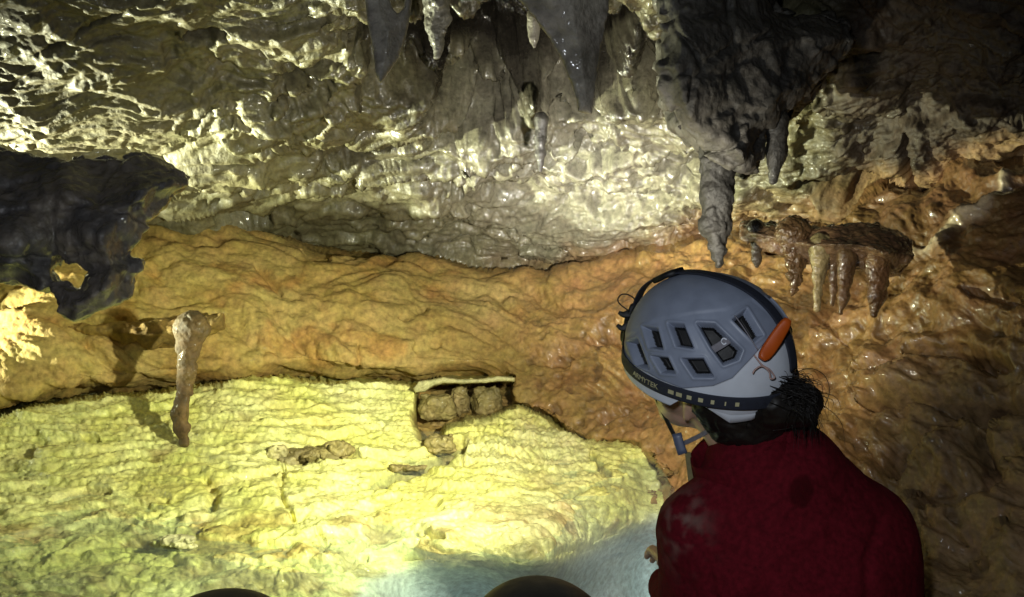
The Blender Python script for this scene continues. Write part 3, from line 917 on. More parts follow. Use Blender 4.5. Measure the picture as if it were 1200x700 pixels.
def sdf_mesh(name, segs, h, mat, parent, k=0.03, extra=None, noise=None, cut=None):
    """body part from round cones given in camera axes"""
    pts = np.array([p for s in segs for (p, r) in s])
    rad = np.array([r for s in segs for (p, r) in s])
    lo, hi = (pts - rad[:, None]).min(0) - 4 * h, (pts + rad[:, None]).max(0) + 4 * h
    G, lo = grid_pts(lo, hi, h)
    v = cones_sdf(G, segs, k)
    if extra is not None:
        v = extra(G, v)
    V, Q = surface_nets(v, lo, h)
    if noise is not None:
        N = vert_normals(V, Q)
        V = V + N * noise(V)[:, None]
    return link(name, mesh_np(name, c2w(V), Q), mat, parent)


def sweep(name, pts, wid, thick, mat, parent, up=None, n=8, frame_pts=None):
    """flat or round strap along points in camera axes"""
    P = np.asarray(pts, float)
    m = len(P)
    T = np.gradient(P, axis=0)
    T /= np.linalg.norm(T, axis=1)[:, None] + 1e-12
    if up is None:
        up = np.tile(np.array([0.0, 0, 1]), (m, 1))
    up = np.asarray(up, float)
    if up.ndim == 1:
        up = np.tile(up, (m, 1))
    Bn = np.cross(T, up)
    Bn /= np.linalg.norm(Bn, axis=1)[:, None] + 1e-12
    Nn = np.cross(Bn, T)
    a = np.arange(n) / n * 2 * math.pi
    ca, sa = np.cos(a), np.sin(a)
    if n > 8 or wid > thick * 2:                  # squarer section for webbing
        ca, sa = np.sign(ca) * np.abs(ca) ** .5, np.sign(sa) * np.abs(sa) ** .5
    wid = np.broadcast_to(np.asarray(wid, float), (m,))
    thick = np.broadcast_to(np.asarray(thick, float), (m,))
    R = P[:, None] + Bn[:, None] * (ca[None, :, None] * wid[:, None, None] / 2) + Nn[:, None] * (sa[None, :, None] * thick[:, None, None] / 2)
    V = R.reshape(-1, 3)
    Q = grid_quads(m, n, True)
    c0, c1 = len(V), len(V) + 1
    V = np.vstack([V, P[:1], P[-1:]])
    tri = [(c0, (j + 1) % n, j, j) for j in range(n)] + [(c1, (m - 1) * n + j, (m - 1) * n + (j + 1) % n, (m - 1) * n + (j + 1) % n) for j in range(n)]
    me = bpy.data.meshes.new(name)
    me.from_pydata([tuple(v) for v in c2w(V)], [], [tuple(q) for q in Q] + [t[:3] for t in tri])
    return link(name, me, mat, parent)


def smooth_line(pts, n=24):
    """Catmull-Rom through points"""
    P = np.asarray(pts, float)
    P = np.vstack([2 * P[0] - P[1], P, 2 * P[-1] - P[-2]])
    out = []
    segn = len(P) - 3
    for t in np.linspace(0, segn - 1e-6, n):
        k = int(t)
        u = t - k
        a, b, c, d = P[k:k + 4]
        out.append(0.5 * ((2 * b) + (c - a) * u + (2 * a - 5 * b + 4 * c - d) * u * u + (3 * b - a - 3 * c + d) * u ** 3))
    return np.array(out)


person = bpy.data.objects.new('person', None)
COL.objects.link(person)
person.location = c2w(S(945, 1010, 1.5))
tag(person, 'person in maroon jacket and white and slate helmet, seen from behind', 'person')

# helmet frame in camera axes
C0 = S(829, 425, D0)
tl = math.radians(22)
U = np.array([0.02, math.cos(tl), math.sin(tl)])
U /= np.linalg.norm(U)
az = math.radians(45)
F = np.array([-math.sin(az), 0, -math.cos(az)])
F = F - U * (F @ U)
F /= np.linalg.norm(F)
Lf = np.cross(U, F)                               # the wearer's left, towards the viewer


def hp(f, l, u, C=None):
    C = C0 if C is None else C
    f, l, u = np.broadcast_arrays(np.asarray(f, float), np.asarray(l, float), np.asarray(u, float))
    return C + f[..., None] * F + l[..., None] * Lf + u[..., None] * U


AF, AL, AU = 0.147, 0.126, 0.150


def dome(th, h, off=0.0):
    """helmet surface: azimuth from the front towards the left, height parameter -1..1 (below rim <0)"""
    ph = np.clip(h, 0, 1) * math.pi / 2
    e = 0.88
    r = np.cos(ph) ** e
    z = np.sin(ph) ** e * AU
    z = np.where(h < 0, h * 0.1, z)
    r = np.where(h < 0, 1 + 0.25 * h, r)
    return hp((AF + off) * r * np.cos(th), (AL + off) * r * np.sin(th), z + off * np.sin(ph))


VENTS = [[(756, 384), (771, 386), (777, 409), (763, 407)], [(785, 380), (801, 381), (812, 408), (794, 405)], [(818, 380), (837, 381), (868, 411), (864, 421), (848, 427), (834, 408)],
         [(859, 375), (874, 364), (892, 393), (883, 400)], [(766, 418), (783, 420), (791, 437), (777, 436)], [(801, 421), (824, 421), (835, 441), (814, 441)], [(738, 402), (748, 398), (761, 432), (748, 428)]]
GREYPOLY = [(700, 300), (940, 300), (940, 385), (904, 392), (880, 420), (858, 443), (836, 452), (800, 455), (772, 444), (748, 430), (700, 400)]


def proj(Pc):
    d = -Pc[..., 2]
    return 600 + Pc[..., 0] / d * FPX, 350 - Pc[..., 1] / d * FPX


_T, _H = np.meshgrid(np.linspace(0.3, 5.9, 700), np.linspace(-.1, .999, 260))


def on_dome(px, py, off=0.004):
    """point on the near side of the helmet under a pixel"""
    Pd = dome(_T, _H, off)
    x, y = proj(Pd)
    e = (x - px) ** 2 + (y - py) ** 2 + 40 * np.clip(-Pd[..., 2] - 1.47, 0, 9)
    k = np.unravel_index(np.argmin(e), e.shape)
    return Pd[k]


def strap_angle(px):
    t = np.linspace(0.9, 3.3, 2000)
    x, _ = proj(hp((AF + .0068) * np.cos(t), (AL + .0068) * np.sin(t), np.full(t.shape, -.002)))
    return t[np.argmin(np.abs(x - px))]


def build_helmet():
    nt_, nh = 800, 330
    th = np.linspace(0, 2 * math.pi, nt_, endpoint=False)
    hh = np.linspace(0.0, 0.999, nh)
    T, H = np.meshgrid(th, hh)
    side = np.where(T > math.pi, 2 * math.pi - T, T)       # both sides alike
    px, py = proj(dome(side, H))
    off = np.zeros(T.shape)
    vent = np.zeros(T.shape)
    rimb = np.zeros(T.shape)
    for v in VENTS:
        sd = poly_sd(px, py, v)
        vent = np.maximum(vent, 1 - sst(-3.2, 1.8, sd))
        rimb = np.maximum(rimb, np.exp(-((sd - 3.0) / 1.6) ** 2))
    gsd = poly_sd(px, py, GREYPOLY)
    grey = 1 - sst(-1.0, 1.0, gsd)
    off = off + 0.0025 * grey + 0.0012 * rimb - 0.020 * vent
    # moulded crown panel
    csd = poly_sd(px, py, [(700, 300), (950, 300), (905, 372), (880, 352), (850, 364), (812, 368), (770, 376), (735, 395)])
    off = off + 0.0018 * (1 - sst(-2.5, 2.5, csd))
    Pc = dome(T, H, 0.0)
    nrm = np.stack([np.cos(T) * np.cos(H * 1.5), np.sin(T) * np.cos(H * 1.5), np.sin(H * 1.5)], -1)
    nw = nrm[..., :1] * F + nrm[..., 1:2] * Lf + nrm[..., 2:] * U
    Pc = Pc + nw * off[..., None]
    Q = grid_quads(nh, nt_, True)[:, ::-1]
    me = mesh_np('helmet', c2w(Pc), Q)
    ob = link('helmet', me, [M_SHELL, M_WHITE, M_BLACK], person)
    fv = vent.ravel()[Q].mean(1)
    fg = grey.ravel()[Q].mean(1)
    idx = np.where(fv > 0.62, 2, np.where(fg > 0.5, 0, 1)).astype(np.int32)
    me.polygons.foreach_set('material_index', idx)
    # lower white shell with ear cut-outs
    deg = np.degrees(np.where(th > math.pi, 2 * math.pi - th, th))
    low = np.interp(deg, [0, 50, 80, 94, 101, 107, 114, 122, 134, 150, 168, 180], [-.027, -.026, -.030, -.030, -.012, -.010, -.015, -.026, -.043, -.038, -.018, -.015])
    rows = []
    for s in np.linspace(0, 1, 14):
        z = low * s
        flare = 1 + 0.006 * s - 0.10 * s * s * np.clip(-low / .043, 0, 1) * (deg > 110)
        rows.append(hp(AF * flare * np.cos(th), AL * flare * np.sin(th), z))
    for s in np.linspace(1, 0, 5):
        z = low * s + 0.001
        rows.append(hp((AF * .965) * np.cos(th), (AL * .96) * np.sin(th), z))
    Rw = np.array(rows)
    link('shell_rim', mesh_np('shell_rim', c2w(Rw), grid_quads(len(rows), nt_, True)[:, ::-1]), M_WHITE, ob)
    # head strap round the rim
    t2 = np.linspace(0, 2 * math.pi, 200)
    line = hp((AF + .0045) * np.cos(t2), (AL + .0045) * np.sin(t2), np.full(t2.shape, -0.002))
    upv = np.cos(t2)[:, None] * F * AL + np.sin(t2)[:, None] * Lf * AF
    hb = sweep('headlamp_strap', line, 0.023, 0.003, M_STRAP, ob, upv, 12)
    # woven lettering and dashes on the strap
    def wrap(v2, t0):
        rr = 0.137
        t = t0 + v2[:, 0] / rr
        return hp((AF + .0068 + v2[:, 2]) * np.cos(t), (AL + .0068 + v2[:, 2]) * np.sin(t), -0.002 + v2[:, 1])
    cu = bpy.data.curves.new('lettering', 'FONT')
    cu.body = 'ARMYTEK'
    cu.size = 0.0125
    cu.extrude = 0.0004
    tmp = bpy.data.objects.new('lettering', cu)
    COL.objects.link(tmp)
    dg = bpy.context.evaluated_depsgraph_get()
    tm = bpy.data.meshes.new_from_object(tmp.evaluated_get(dg))
    bpy.data.objects.remove(tmp)
    co = np.empty(len(tm.vertices) * 3)
    tm.vertices.foreach_get('co', co)
    co = co.reshape(-1, 3)
    co[:, 1] -= 0.0045
    tm.vertices.foreach_set('co', (c2w(wrap(co - np.array([co[:, 0].max(), 0, 0]), strap_angle(771)))).astype(np.float32).ravel())
    tm.update()
    link('lettering', tm, M_MARK, ob, smooth=False)
    for a, w in ((786, .009), (795.5, .009), (807.5, .007), (821, .007), (835, .005), (850, .002), (864, .006), (912, .006), (917, .006)):
        t0 = strap_angle(a)
        q = np.array([(-w / 2, -.0035, 0), (w / 2, -.0035, 0), (w / 2, .0035, 0), (-w / 2, .0035, 0)])
        link('reflective_dash', mesh_np('reflective_dash', c2w(wrap(q, t0)), [(0, 1, 2, 3)]), M_MARK, ob, smooth=False)
    # strap over the crown from the lamp bracket to the clip
    ph = np.linspace(0.04, math.pi - 0.22, 90)
    hh2 = np.where(ph < math.pi / 2, ph, math.pi - ph) / (math.pi / 2)
    tt = np.where(ph < math.pi / 2, 0.0, math.pi)
    line = dome(tt, hh2, 0.0075) + (np.exp(-((ph - .55) / .42) ** 2) * .010)[:, None] * (F * .8 + U * .6)
    upv = np.cos(ph)[:, None] * F + np.sin(ph)[:, None] * U
    sweep('crown_strap', line, 0.024, 0.0035, M_STRAP, ob, upv, 12)
    # strap adjuster on the crown
    p = dome(np.array(0.0), np.array(0.72), 0.010)
    q = dome(np.array(0.0), np.array(0.52), 0.011)
    sweep('strap_buckle', [q, (p + q) / 2 + U * .002, p], 0.034, 0.011, M_BLACK, ob, (p + q) / 2 - C0, 12)
    # orange clip at the back
    a, b, c = on_dome(892, 421, .010), on_dome(904, 404, .012), on_dome(911, 392, .020)
    c = c + (S(923, 375, 1.4) - S(911, 392, 1.4))
    ln = smooth_line([a, b, c], 14)
    sweep('rear_clip', ln, np.array([.010, .016, .019, .020, .021, .022, .022, .022, .022, .021, .020, .019, .016, .010]), 0.011, M_ORANGE, ob, np.array([.3, .3, 1]), 12)
    # cords of the clip
    sweep('cord', smooth_line([on_dome(*q) for q in ((884, 416, .010), (893, 428, .012), (902, 433, .013), (908, 442, .013), (903, 444, .013), (901, 436, .013), (893, 429, .012), (885, 433, .012), (882, 438, .012))], 50), .0026, .0026, M_CORD, ob)
    sweep('cord', smooth_line([on_dome(*q) for q in ((861, 370, .006), (872, 385, .006), (888, 410, .008))], 20), .002, .002, M_GREYWEB, ob)
    # white tab seen through a vent
    sweep('vent_strap', smooth_line([on_dome(*q) for q in ((834, 411, -.006), (846, 404, -.005), (858, 396, -.006))], 8), .012, .003, M_GREYWEB, ob, np.array([0, .2, 1.0]), 12)
    sweep('emblem', smooth_line([on_dome(*q) for q in ((852, 398, -.004), (848, 396.5, -.004), (845.5, 400, -.004), (848, 403.5, -.004), (851.5, 402, -.004))], 16), .0022, .001, M_WHITE, ob)
    # lamp bracket and lamp on the front
    br = hp(AF + .008, 0, .045)
    lamp_c = hp(AF + .018, -.022, -.004)
    sweep('lamp_bracket', [hp(AF + .004, 0, .065), hp(AF + .014, 0, .035), hp(AF + .016, 0, -.016)], .040, .010, M_BLACK, ob, F, 12)
    sweep('lamp_bracket', smooth_line([S(752, 366, 1.53), S(740, 367, 1.53), S(731, 369, 1.53), S(725, 366, 1.53)], 10), np.linspace(.022, .006, 10), .007, M_BLACK, ob, np.array([0, .2, 1.]), 12)
    sweep('lamp_bracket', smooth_line([S(748, 380, 1.53), S(736, 382, 1.53), S(729, 385, 1.53), S(723, 381, 1.53)], 10), np.linspace(.020, .006, 10), .007, M_BLACK, ob, np.array([0, .2, 1.]), 12)
    sweep('cord_loop', smooth_line([S(745, 355, 1.52), S(742, 349, 1.52), S(734, 345, 1.52), S(727, 346, 1.52), S(724, 352, 1.52), S(728, 358, 1.52), S(738, 365, 1.52)], 30), .0024, .0024, M_BLACK, ob)
    lamp = sweep('headlamp', [lamp_c - Lf * .034, lamp_c - Lf * .03, lamp_c + Lf * .03, lamp_c + Lf * .034], np.array([.018, .026, .026, .018]), np.array([.018, .026, .026, .018]), M_BLACK, ob, U, 16)
    return ob
helmet = build_helmet()
# lit lens of the lamp
m, nt, bs = new_mat('lamp_glass')
bs.inputs['Emission Color'].default_value = (1, 0.95, 0.8, 1)
bs.inputs['Emission Strength'].default_value = 30
M_LENS = m
lc = hp(AF + .0315, -.022, -.004)
sweep('lamp_lens', [lc - F * .002, lc + F * .001], .016, .016, M_LENS, helmet, U, 16)

# head, neck and hands: one body
def Lh(f, l, u):
    return C0 + (f - .018) * F + l * Lf + u * U


def arm_chain():
    return [((S(822, 640, 1.46), .048), (S(806, 745, 1.55), .042)), ((S(806, 745, 1.55), .042), (S(776, 668, 1.84), .030))]


HW = S(788, 662, 1.90)                             # left wrist
segs = [((Lh(.0, 0, .02), .088), (Lh(-.025, 0, -.0), .09)),                       # skull
        ((Lh(.03, 0, -.02), .074), (Lh(.055, 0, -.085), .046)),                  # face
        ((Lh(.055, 0, -.09), .045), (Lh(.082, 0, -.122), .018)),                 # jaw, chin
        ((Lh(.098, 0, -.022), .010), (Lh(.122, 0, -.062), .012)),                # nose
        ((Lh(.092, -.014, -.088), .010), (Lh(.092, .014, -.088), .010)),         # lips
        ((Lh(.088, .03, -.012), .012), (Lh(.088, -.03, -.012), .012)),           # brow
        ((Lh(.065, .045, -.055), .018), (Lh(.05, .055, -.06), .02)),             # cheek
        ((Lh(.065, -.045, -.055), .018), (Lh(.05, -.055, -.06), .02)),
        ((Lh(-.004, .080, -.030), .009), (Lh(.004, .076, -.072), .007)),         # ears
        ((Lh(-.004, -.080, -.030), .009), (Lh(.004, -.076, -.072), .007)),
        ((Lh(-.015, 0, -.06), .058), (S(893, 545, 1.46), .062)),                 # neck
        ((S(893, 545, 1.46), .062), (S(930, 650, 1.48), .10)),
        ((S(930, 650, 1.48), .10), (S(945, 960, 1.5), .12)),
        ((S(885, 590, 1.46), .07), (S(826, 618, 1.46), .05)),
        ((S(940, 595, 1.48), .055), (S(1008, 635, 1.5), .045)),
        ((S(822, 625, 1.46), .05), (S(806, 745, 1.55), .042)),
        ((S(806, 745, 1.55), .042), (HW, .026)),
        ((S(1010, 635, 1.5), .045), (S(1050, 800, 1.55), .042)),
        ((S(1050, 800, 1.55), .042), (S(960, 815, 1.8), .028)),
        ((S(915, 980, 1.5), .10), (S(830, 960, 1.85), .07)),                      # thighs, shins
        ((S(985, 980, 1.5), .10), (S(990, 940, 1.88), .07)),
        ((S(830, 960, 1.85), .06), (S(850, 1110, 1.9), .045)),
        ((S(990, 940, 1.88), .06), (S(985, 1090, 1.92), .045))]
body = sdf_mesh('body', segs, 0.0065, M_SKIN, person, k=0.022)


def hand(name, wrist, fwd, palm_n, parent):
    """open, slightly curled hand: palm, four fingers, thumb"""
    fwd = np.asarray(fwd, float) / np.linalg.norm(fwd)
    pn = np.asarray(palm_n, float)
    pn = pn - fwd * (pn @ fwd)
    pn /= np.linalg.norm(pn)
    sd = np.cross(fwd, pn)
    sg = [((wrist - fwd * .02, .024), (wrist + fwd * .02, .024))]
    for k, (o, ln) in enumerate(((-.028, .062), (-.009, .072), (.010, .067), (.028, .052))):
        kn = wrist + fwd * .085 + sd * o
        sg.append(((wrist + fwd * .015 + sd * o * .55, .015), (kn, .0115)))
        p = kn
        d = fwd.copy()
        for j, fr_ in enumerate((.45, .32, .23)):
            d = d + pn * (.28 + .1 * j)
            d /= np.linalg.norm(d)
            q = p + d * ln * fr_
            sg.append(((p, .0095 - .001 * j), (q, .0088 - .001 * j)))
            p = q
    t0 = wrist + fwd * .025 - sd * .024
    t1 = t0 + fwd * .028 - sd * .026 + pn * .012
    t2 = t1 + fwd * .03 - sd * .006 + pn * .012
    sg += [((t0, .014), (t1, .011)), ((t1, .011), (t2, .009))]
    return sdf_mesh(name, sg, 0.0028, M_SKIN, parent, k=0.006)


hand('hand', HW + (S(779, 646, 1.98) - HW) * .2, S(770, 640, 2.1) - HW, np.array([-.3, -1, .1]), person)
hand('hand', S(955, 815, 1.82), np.array([-.6, .2, -.8]), np.array([0, -1, 0]), person)


# eyes
for s in (1, -1):
    e = Lh(.088, .032 * s, -.034)
    sdf_mesh('eye', [((e, .011), (e + F * .001, .011))], 0.002, M_WHITE, person)

# jacket
jsegs = [((S(872, 530, 1.455), .055), (S(900, 562, 1.46), .080)),
         ((S(905, 560, 1.46), .088), (S(930, 655, 1.48), .150)),
         ((S(880, 660, 1.47), .135), (S(890, 960, 1.5), .150)),
         ((S(972, 665, 1.50), .136), (S(985, 960, 1.52), .150)),
         ((S(885, 575, 1.45), .082), (S(822, 618, 1.44), .058)),
         ((S(925, 555, 1.47), .082), (S(1005, 622, 1.50), .076)),
         ((S(820, 625, 1.45), .062), (S(812, 745, 1.53), .060)),
         ((S(812, 745, 1.53), .058), (S(782, 690, 1.78), .042)),
         ((S(1012, 632, 1.50), .074), (S(1046, 790, 1.54), .066)),
         ((S(1048, 790, 1.54), .062), (S(975, 815, 1.76), .045))]


def folds(V):
    w = c2w(V)
    q = w.copy()
    q[:, 0] += 0.5 * q[:, 2]
    return 0.010 * fbm(q * np.array([1, 1, .6]), 6, 3, .5, seed=201) + 0.0018 * fbm(q, 34, 3, .55, seed=203, kind='r')


def jacket_folds(V):
    x, y = proj(V)
    o = folds(V)
    back = V[:, 2] > -1.47
    d, t = seg_dist(x, y, [(862, 556), (880, 541), (905, 523), (940, 507), (972, 496)])
    above = (y - np.interp(x, [862, 880, 905, 940, 972], [556, 541, 523, 507, 496])) < 0
    o = o + back * np.where(above, .013 * np.exp(-d / 22), -.007 * np.exp(-d / 4)) * np.clip(6 * t * (1 - t) + .2, 0, 1)
    d, t = seg_dist(x, y, [(800, 600), (825, 640), (838, 700)])
    o = o - back * .005 * np.exp(-(d / 5) ** 2)
    d, t = seg_dist(x, y, [(870, 690), (920, 640), (960, 625)])
    o = o + back * .005 * np.exp(-(d / 9) ** 2)
    d, t = seg_dist(x, y, [(1030, 610), (1015, 660), (1020, 720)])
    o = o - back * .006 * np.exp(-(d / 7) ** 2)
    return o


jacket = sdf_mesh('jacket', jsegs, 0.005, M_RED, person, k=0.05, noise=jacket_folds)
jv = np.empty(len(jacket.data.vertices) * 3, np.float32)
jacket.data.vertices.foreach_get('co', jv)
jv = jv.reshape(-1, 3) - CAM
jc = np.stack([jv[:, 0], jv[:, 1] * -SP + jv[:, 2] * CP, -(jv[:, 1] * CP + jv[:, 2] * SP)], -1)
jx, jy = proj(jc)
nz_ = fbm(jc, 30, 3, seed=231)
set_attr(jacket.data, 'damp', (1 - sst(.75, 1.1, np.hypot((jx - 939) / 15, (jy - 576) / 21) + .35 * nz_)) + .5 * sst(.2, .5, fbm(jc, 7, 3, seed=232)))
set_attr(jacket.data, 'dust', np.exp(-((jx - 800) / 26) ** 2 - ((jy - 615) / 40) ** 2) * sst(.05, .45, nz_ + .1))
# standing collar: a thick sheet round the neck, overlapping at the back
cn = []
for r_, zz in ((0.097, -.012), (0.096, .0), (0.092, .025), (0.086, .052), (0.083, .060), (0.079, .058), (0.078, .03), (0.078, 0.0)):
    a = np.linspace(0, 2 * math.pi, 120, endpoint=False)
    ax = (S(858, 492, 1.44) - S(893, 560, 1.46))
    ax /= np.linalg.norm(ax)
    e1 = np.cross(ax, np.array([0, 0, 1.0]))
    e1 /= np.linalg.norm(e1)
    e2 = np.cross(ax, e1)
    cn.append(S(880, 552, 1.46) + ax * zz * 1.0 + np.outer(np.cos(a), e1) * (r_ + .003 * np.sin(3 * a)[:, None] + .002 * np.sin(7 * a + zz * 60)[:, None]) + np.outer(np.sin(a), e2) * r_ * 1.0)
link('collar', mesh_np('collar', c2w(np.array(cn)), grid_quads(len(cn), 120, True)), M_RED, jacket)
# trousers
sdf_mesh('trousers', [((S(915, 985, 1.5), .13), (S(830, 960, 1.85), .085)), ((S(985, 985, 1.5), .13), (S(990, 940, 1.88), .085)),
                      ((S(830, 960, 1.85), .08), (S(848, 1090, 1.9), .06)), ((S(990, 940, 1.88), .08), (S(986, 1075, 1.92), .06))], 0.012, M_BLACK, person, k=.05, noise=folds)

# hair: mass under the helmet and loose strands
sdf_mesh('hair', [((Lh(-.045, .0, -.02), .083), (Lh(-.075, 0, -.065), .058)), ((Lh(-.03, .045, -.03), .045), (Lh(-.05, .035, -.075), .035)), ((Lh(-.03, -.045, -.03), .045), (Lh(-.05, -.035, -.075), .035)),
                  ((S(900, 455, 1.39), .030), (S(945, 468, 1.38), .024)), ((S(905, 475, 1.37), .032), (S(938, 482, 1.37), .024))], 0.0045, M_HAIR, person, k=.03,
         noise=lambda V: .004 * fbm(V * np.array([1, 1, 1]), 60, 2, seed=210, kind='r'))


def strands():
    V, Q = [], []
    r = np.random.default_rng(3)
    for i in range(900):
        if i < 780:
            p0 = S(r.normal(916, 9), r.normal(458, 9), r.normal(1.372, .016))
            ang = r.uniform(.25, 1.35)
            ln = 22 + 28 * r.uniform() ** 3
            dz = r.normal(0, .02)
            p3 = p0 + np.array([math.cos(ang) * ln * .00135, -(math.sin(ang) + .35 * (ln > 44)) * ln * .00146, dz])
            mid = (p0 + p3) / 2 + np.array([.006 + .006 * math.sin(ang), .009 + r.normal(0, .003), dz * .6])
        else:
            p0 = S(r.uniform(862, 925), r.normal(472, 6), r.normal(1.372, .008))
            p3 = p0 + np.array([r.normal(.010, .008), -r.uniform(.020, .045), r.normal(.003, .003)])
            mid = (p0 + p3) / 2 + np.array([r.normal(.002, .003), 0, .005])
        ln_ = smooth_line([p0, mid, p3], 9)
        w = r.uniform(.0004, .0009)
        b = len(V)
        T = np.gradient(ln_, axis=0)
        sd = np.cross(T, np.array([0, 0, 1.0]))
        sd /= np.linalg.norm(sd, axis=1)[:, None] + 1e-9
        nn = np.cross(sd, T)
        nn /= np.linalg.norm(nn, axis=1)[:, None] + 1e-9
        tp = (1 - np.linspace(0, 1, 9) ** 2)[:, None] * w + .0001
        for k in range(3):
            a = k * 2.094
            V.append(ln_ + (sd * math.cos(a) + nn * math.sin(a)) * tp)
        b = sum(len(x) for x in V[:-3])
        for k in range(3):
            k2 = (k + 1) % 3
            for j in range(8):
                Q.append((b + k * 9 + j, b + k2 * 9 + j, b + k2 * 9 + j + 1, b + k * 9 + j + 1))
    # a few long stray hairs curling out
    return np.vstack(V), Q


sv, sq = strands()
link('hair_strands', mesh_np('hair_strands', c2w(sv), sq), M_HAIR, person)
for pts in ([(925, 440, 1.38), (948, 432, 1.38), (966, 440, 1.38), (972, 458, 1.38), (966, 478, 1.38)], [(905, 505, 1.36), (930, 500, 1.36), (950, 482, 1.37)]):
    sweep('stray_hair', smooth_line([S(*p) for p in pts], 24), .0012, .0012, M_HAIR, person)

# chin strap
cs = sweep('chin_strap', smooth_line([S(767, 460, 1.515), S(780, 490, 1.505), S(794, 518, 1.49)], 12), .009, .002, M_BLACK, helmet, np.array([-.8, .1, .6]), 12)
sweep('chin_strap', smooth_line([S(799, 521, 1.488), S(825, 508, 1.44), S(848, 491, 1.385), S(866, 480, 1.372)], 16), .008, .002, M_GREYWEB, helmet, np.array([.1, .4, 1.0]), 12)
sweep('chin_strap', smooth_line([S(862, 484, 1.372), S(853, 489, 1.372), S(842, 486, 1.375)], 8), .007, .002, M_GREYWEB, helmet, np.array([.1, .4, 1.0]), 12)
sweep('chin_buckle', smooth_line([S(793, 508, 1.486), S(796, 520, 1.484), S(800, 532, 1.482)], 6), .017, .010, M_BUCKLE, helmet, np.array([-.3, .1, 1.0]), 12)
sweep('strap_tail', smooth_line([S(806, 530, 1.484), S(808, 548, 1.482), S(810, 566, 1.478), S(812, 590, 1.475)], 10), .010, .002, M_OLIVE, helmet, np.array([-.2, .1, 1.0]), 12)


# two more cavers, of whom only the tops of dark helmets reach into the picture
def other_person(px, py, d, label, lean, scale=1.0):
    root = bpy.data.objects.new('person', None)
    COL.objects.link(root)
    top = S(px, py, d)
    c = top + np.array([0, -.17, -.0])
    root.location = c2w(c + np.array([0, -.75, 0]))
    tag(root, label, 'person')
    th = np.linspace(0, 2 * math.pi, 96, endpoint=False)
    rows = []
    fa = np.array([lean, -.05, -1.0])
    fa /= np.linalg.norm(fa)
    ua = np.array([lean * .25, 1, .1])
    ua -= fa * (ua @ fa)
    ua /= np.linalg.norm(ua)
    la = np.cross(ua, fa)
    for h in np.linspace(-.25, .999, 40):
        ph = max(h, 0) * math.pi / 2
        r = math.cos(ph) ** .88 if h > 0 else 1.02
        z = math.sin(ph) ** .88 * .165 if h > 0 else h * .13
        rows.append(c + np.outer(np.cos(th), fa) * .142 * r + np.outer(np.sin(th), la) * .116 * r + ua * z)
    Rr = np.array(rows)
    hm = link('helmet', mesh_np('helmet', c2w(Rr), grid_quads(40, 96, True)[:, ::-1]), M_BLACK, root)
    sweep('headlamp', [c + fa * .155 - la * .03, c + fa * .155 + la * .03], .03, .03, M_BLACK, hm, ua, 16)
    sg = [((c + ua * .03, .085), (c - ua * .03 - fa * .01, .085)), ((c + fa * .03 - ua * .03, .07), (c + fa * .06 - ua * .12, .04)), ((c + fa * .10 - ua * .04, .011), (c + fa * .118 - ua * .075, .012)),
          ((c - ua * .08, .055), (c - ua * .22, .06)), ((c - ua * .24, .08), (c - ua * .7, .12)), ((c - ua * .26 - la * .17, .05), (c - ua * .26 + la * .17, .05)),
          ((c - ua * .28 + la * .19, .045), (c - ua * .55 + la * .23, .04)), ((c - ua * .28 - la * .19, .045), (c - ua * .55 - la * .23, .04)),
          ((c - ua * .55 + la * .23, .04), (c - ua * .6 + la * .1 + fa * .2, .03)), ((c - ua * .55 - la * .23, .04), (c - ua * .6 - la * .1 + fa * .2, .03))]
    sdf_mesh('body', sg, .011, M_SKIN, root, k=.025)
    js = [((c - ua * .22, .085), (c - ua * .7, .155)), ((c - ua * .27 - la * .16, .07), (c - ua * .27 + la * .16, .07)),
          ((c - ua * .28 + la * .19, .062), (c - ua * .55 + la * .23, .055)), ((c - ua * .28 - la * .19, .062), (c - ua * .55 - la * .23, .055)),
          ((c - ua * .55 + la * .23, .055), (c - ua * .6 + la * .13 + fa * .16, .045)), ((c - ua * .55 - la * .23, .055), (c - ua * .6 - la * .13 + fa * .16, .045))]
    sdf_mesh('jacket', js, .011, M_RED, root, k=.05, noise=folds)
    return c, fa, ua


oc, ofa, oua = other_person(640, 677, 1.12, 'person in black helmet, only its rounded top showing at the bottom beside the maroon jacket', -.35)
other_person(247, 693, 1.05, 'person in black helmet, only the crown showing at the bottom left over the yellow water', .3)

# ------------------------------------------------------------------ lamps
def spot(name, loc, target, energy, col, size, blend, radius):
    l = bpy.data.lights.new(name, 'SPOT')
    l.energy = energy
    l.color = col
    l.spot_size = math.radians(size)
    l.spot_blend = blend
    l.shadow_soft_size = radius
    o = bpy.data.objects.new(name, l)
    COL.objects.link(o)
    o.location = loc
    from mathutils import Vector
    d = Vector(np.asarray(target) - np.asarray(loc))
    o.rotation_euler = d.to_track_quat('-Z', 'Y').to_euler()
    return o


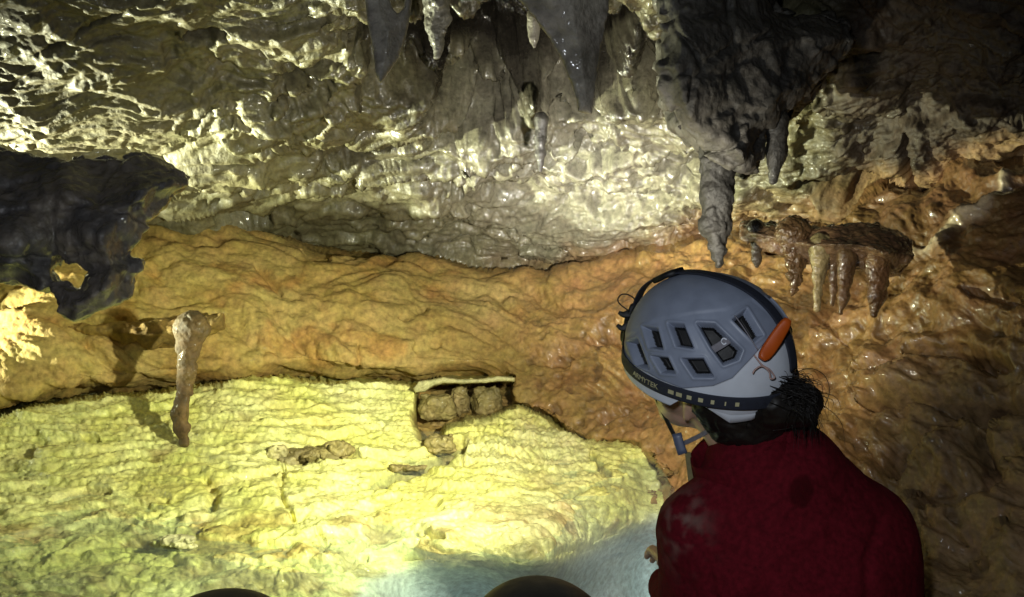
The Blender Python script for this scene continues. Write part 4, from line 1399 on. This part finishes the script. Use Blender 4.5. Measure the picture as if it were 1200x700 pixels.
lamp_pos = c2w(hp(AF + .046, -.022, .0))
spot('headlamp_flood', lamp_pos, W(650, 310, 4.2), 98, (1.0, 0.94, 0.78), 116, 0.9, 0.018)
spot('ceiling_fill', lamp_pos, W(670, 215, 4.1), 250, (1.0, 0.97, 0.88), 44, 1.0, 0.012)  # extra spot at the headlamp, added to brighten the ceiling centre
spot('headlamp_beam', lamp_pos, W(290, 510, 2.9), 150, (0.97, 1.0, 0.64), 74, 0.9, 0.022)
spot('caver_lamp', c2w(oc + ofa * .19 + oua * .03), W(200, 550, 2.7), 9, (0.97, 1.0, 0.68), 100, 0.8, 0.025)
# lamps of a caver who stands out of the picture at the left of the pool
spot('bank_lamp', W(-480, 450, 3.0), W(790, 10, 3.3), 1800, (0.98, 1.0, 0.68), 47, 1.0, 0.04)
spot('bank_beam', W(-480, 400, 3.25), W(490, 570, 2.9), 70, (0.97, 1.0, 0.64), 26, 0.9, 0.03)
p = bpy.data.lights.new('viewer_lamp', 'POINT')
p.energy = 32
p.color = (0.88, 0.94, 1.0)
p.shadow_soft_size = 0.03
o = bpy.data.objects.new('viewer_lamp', p)
COL.objects.link(o)
o.location = CAM + np.array([-0.10, 0.0, 0.16])

# ------------------------------------------------------------------ world, camera, render settings
w = bpy.data.worlds.new('World')
scene.world = w
w.use_nodes = True
w.node_tree.nodes['Background'].inputs['Color'].default_value = (0.55, 0.65, 0.8, 1)
w.node_tree.nodes['Background'].inputs['Strength'].default_value = 0.004

cam = bpy.data.cameras.new('camera')
cam.lens = 36.0 * FPX / 1200.0
cam.sensor_width = 36.0
cam.sensor_fit = 'HORIZONTAL'
cam.clip_start = 0.02
cam.clip_end = 200
co_ = bpy.data.objects.new('camera', cam)
COL.objects.link(co_)
co_.location = CAM
co_.rotation_euler = (math.pi / 2 + PITCH, 0, 0)
scene.camera = co_
scene.view_settings.view_transform = 'Standard'
scene.view_settings.look = 'None'
scene.view_settings.exposure = 0
scene.view_settings.gamma = 1
scene.cycles.use_denoising = True
scene.cycles.max_bounces = 6
scene.cycles.sample_clamp_indirect = 4
scene.cycles.caustics_reflective = False
scene.cycles.caustics_refractive = False
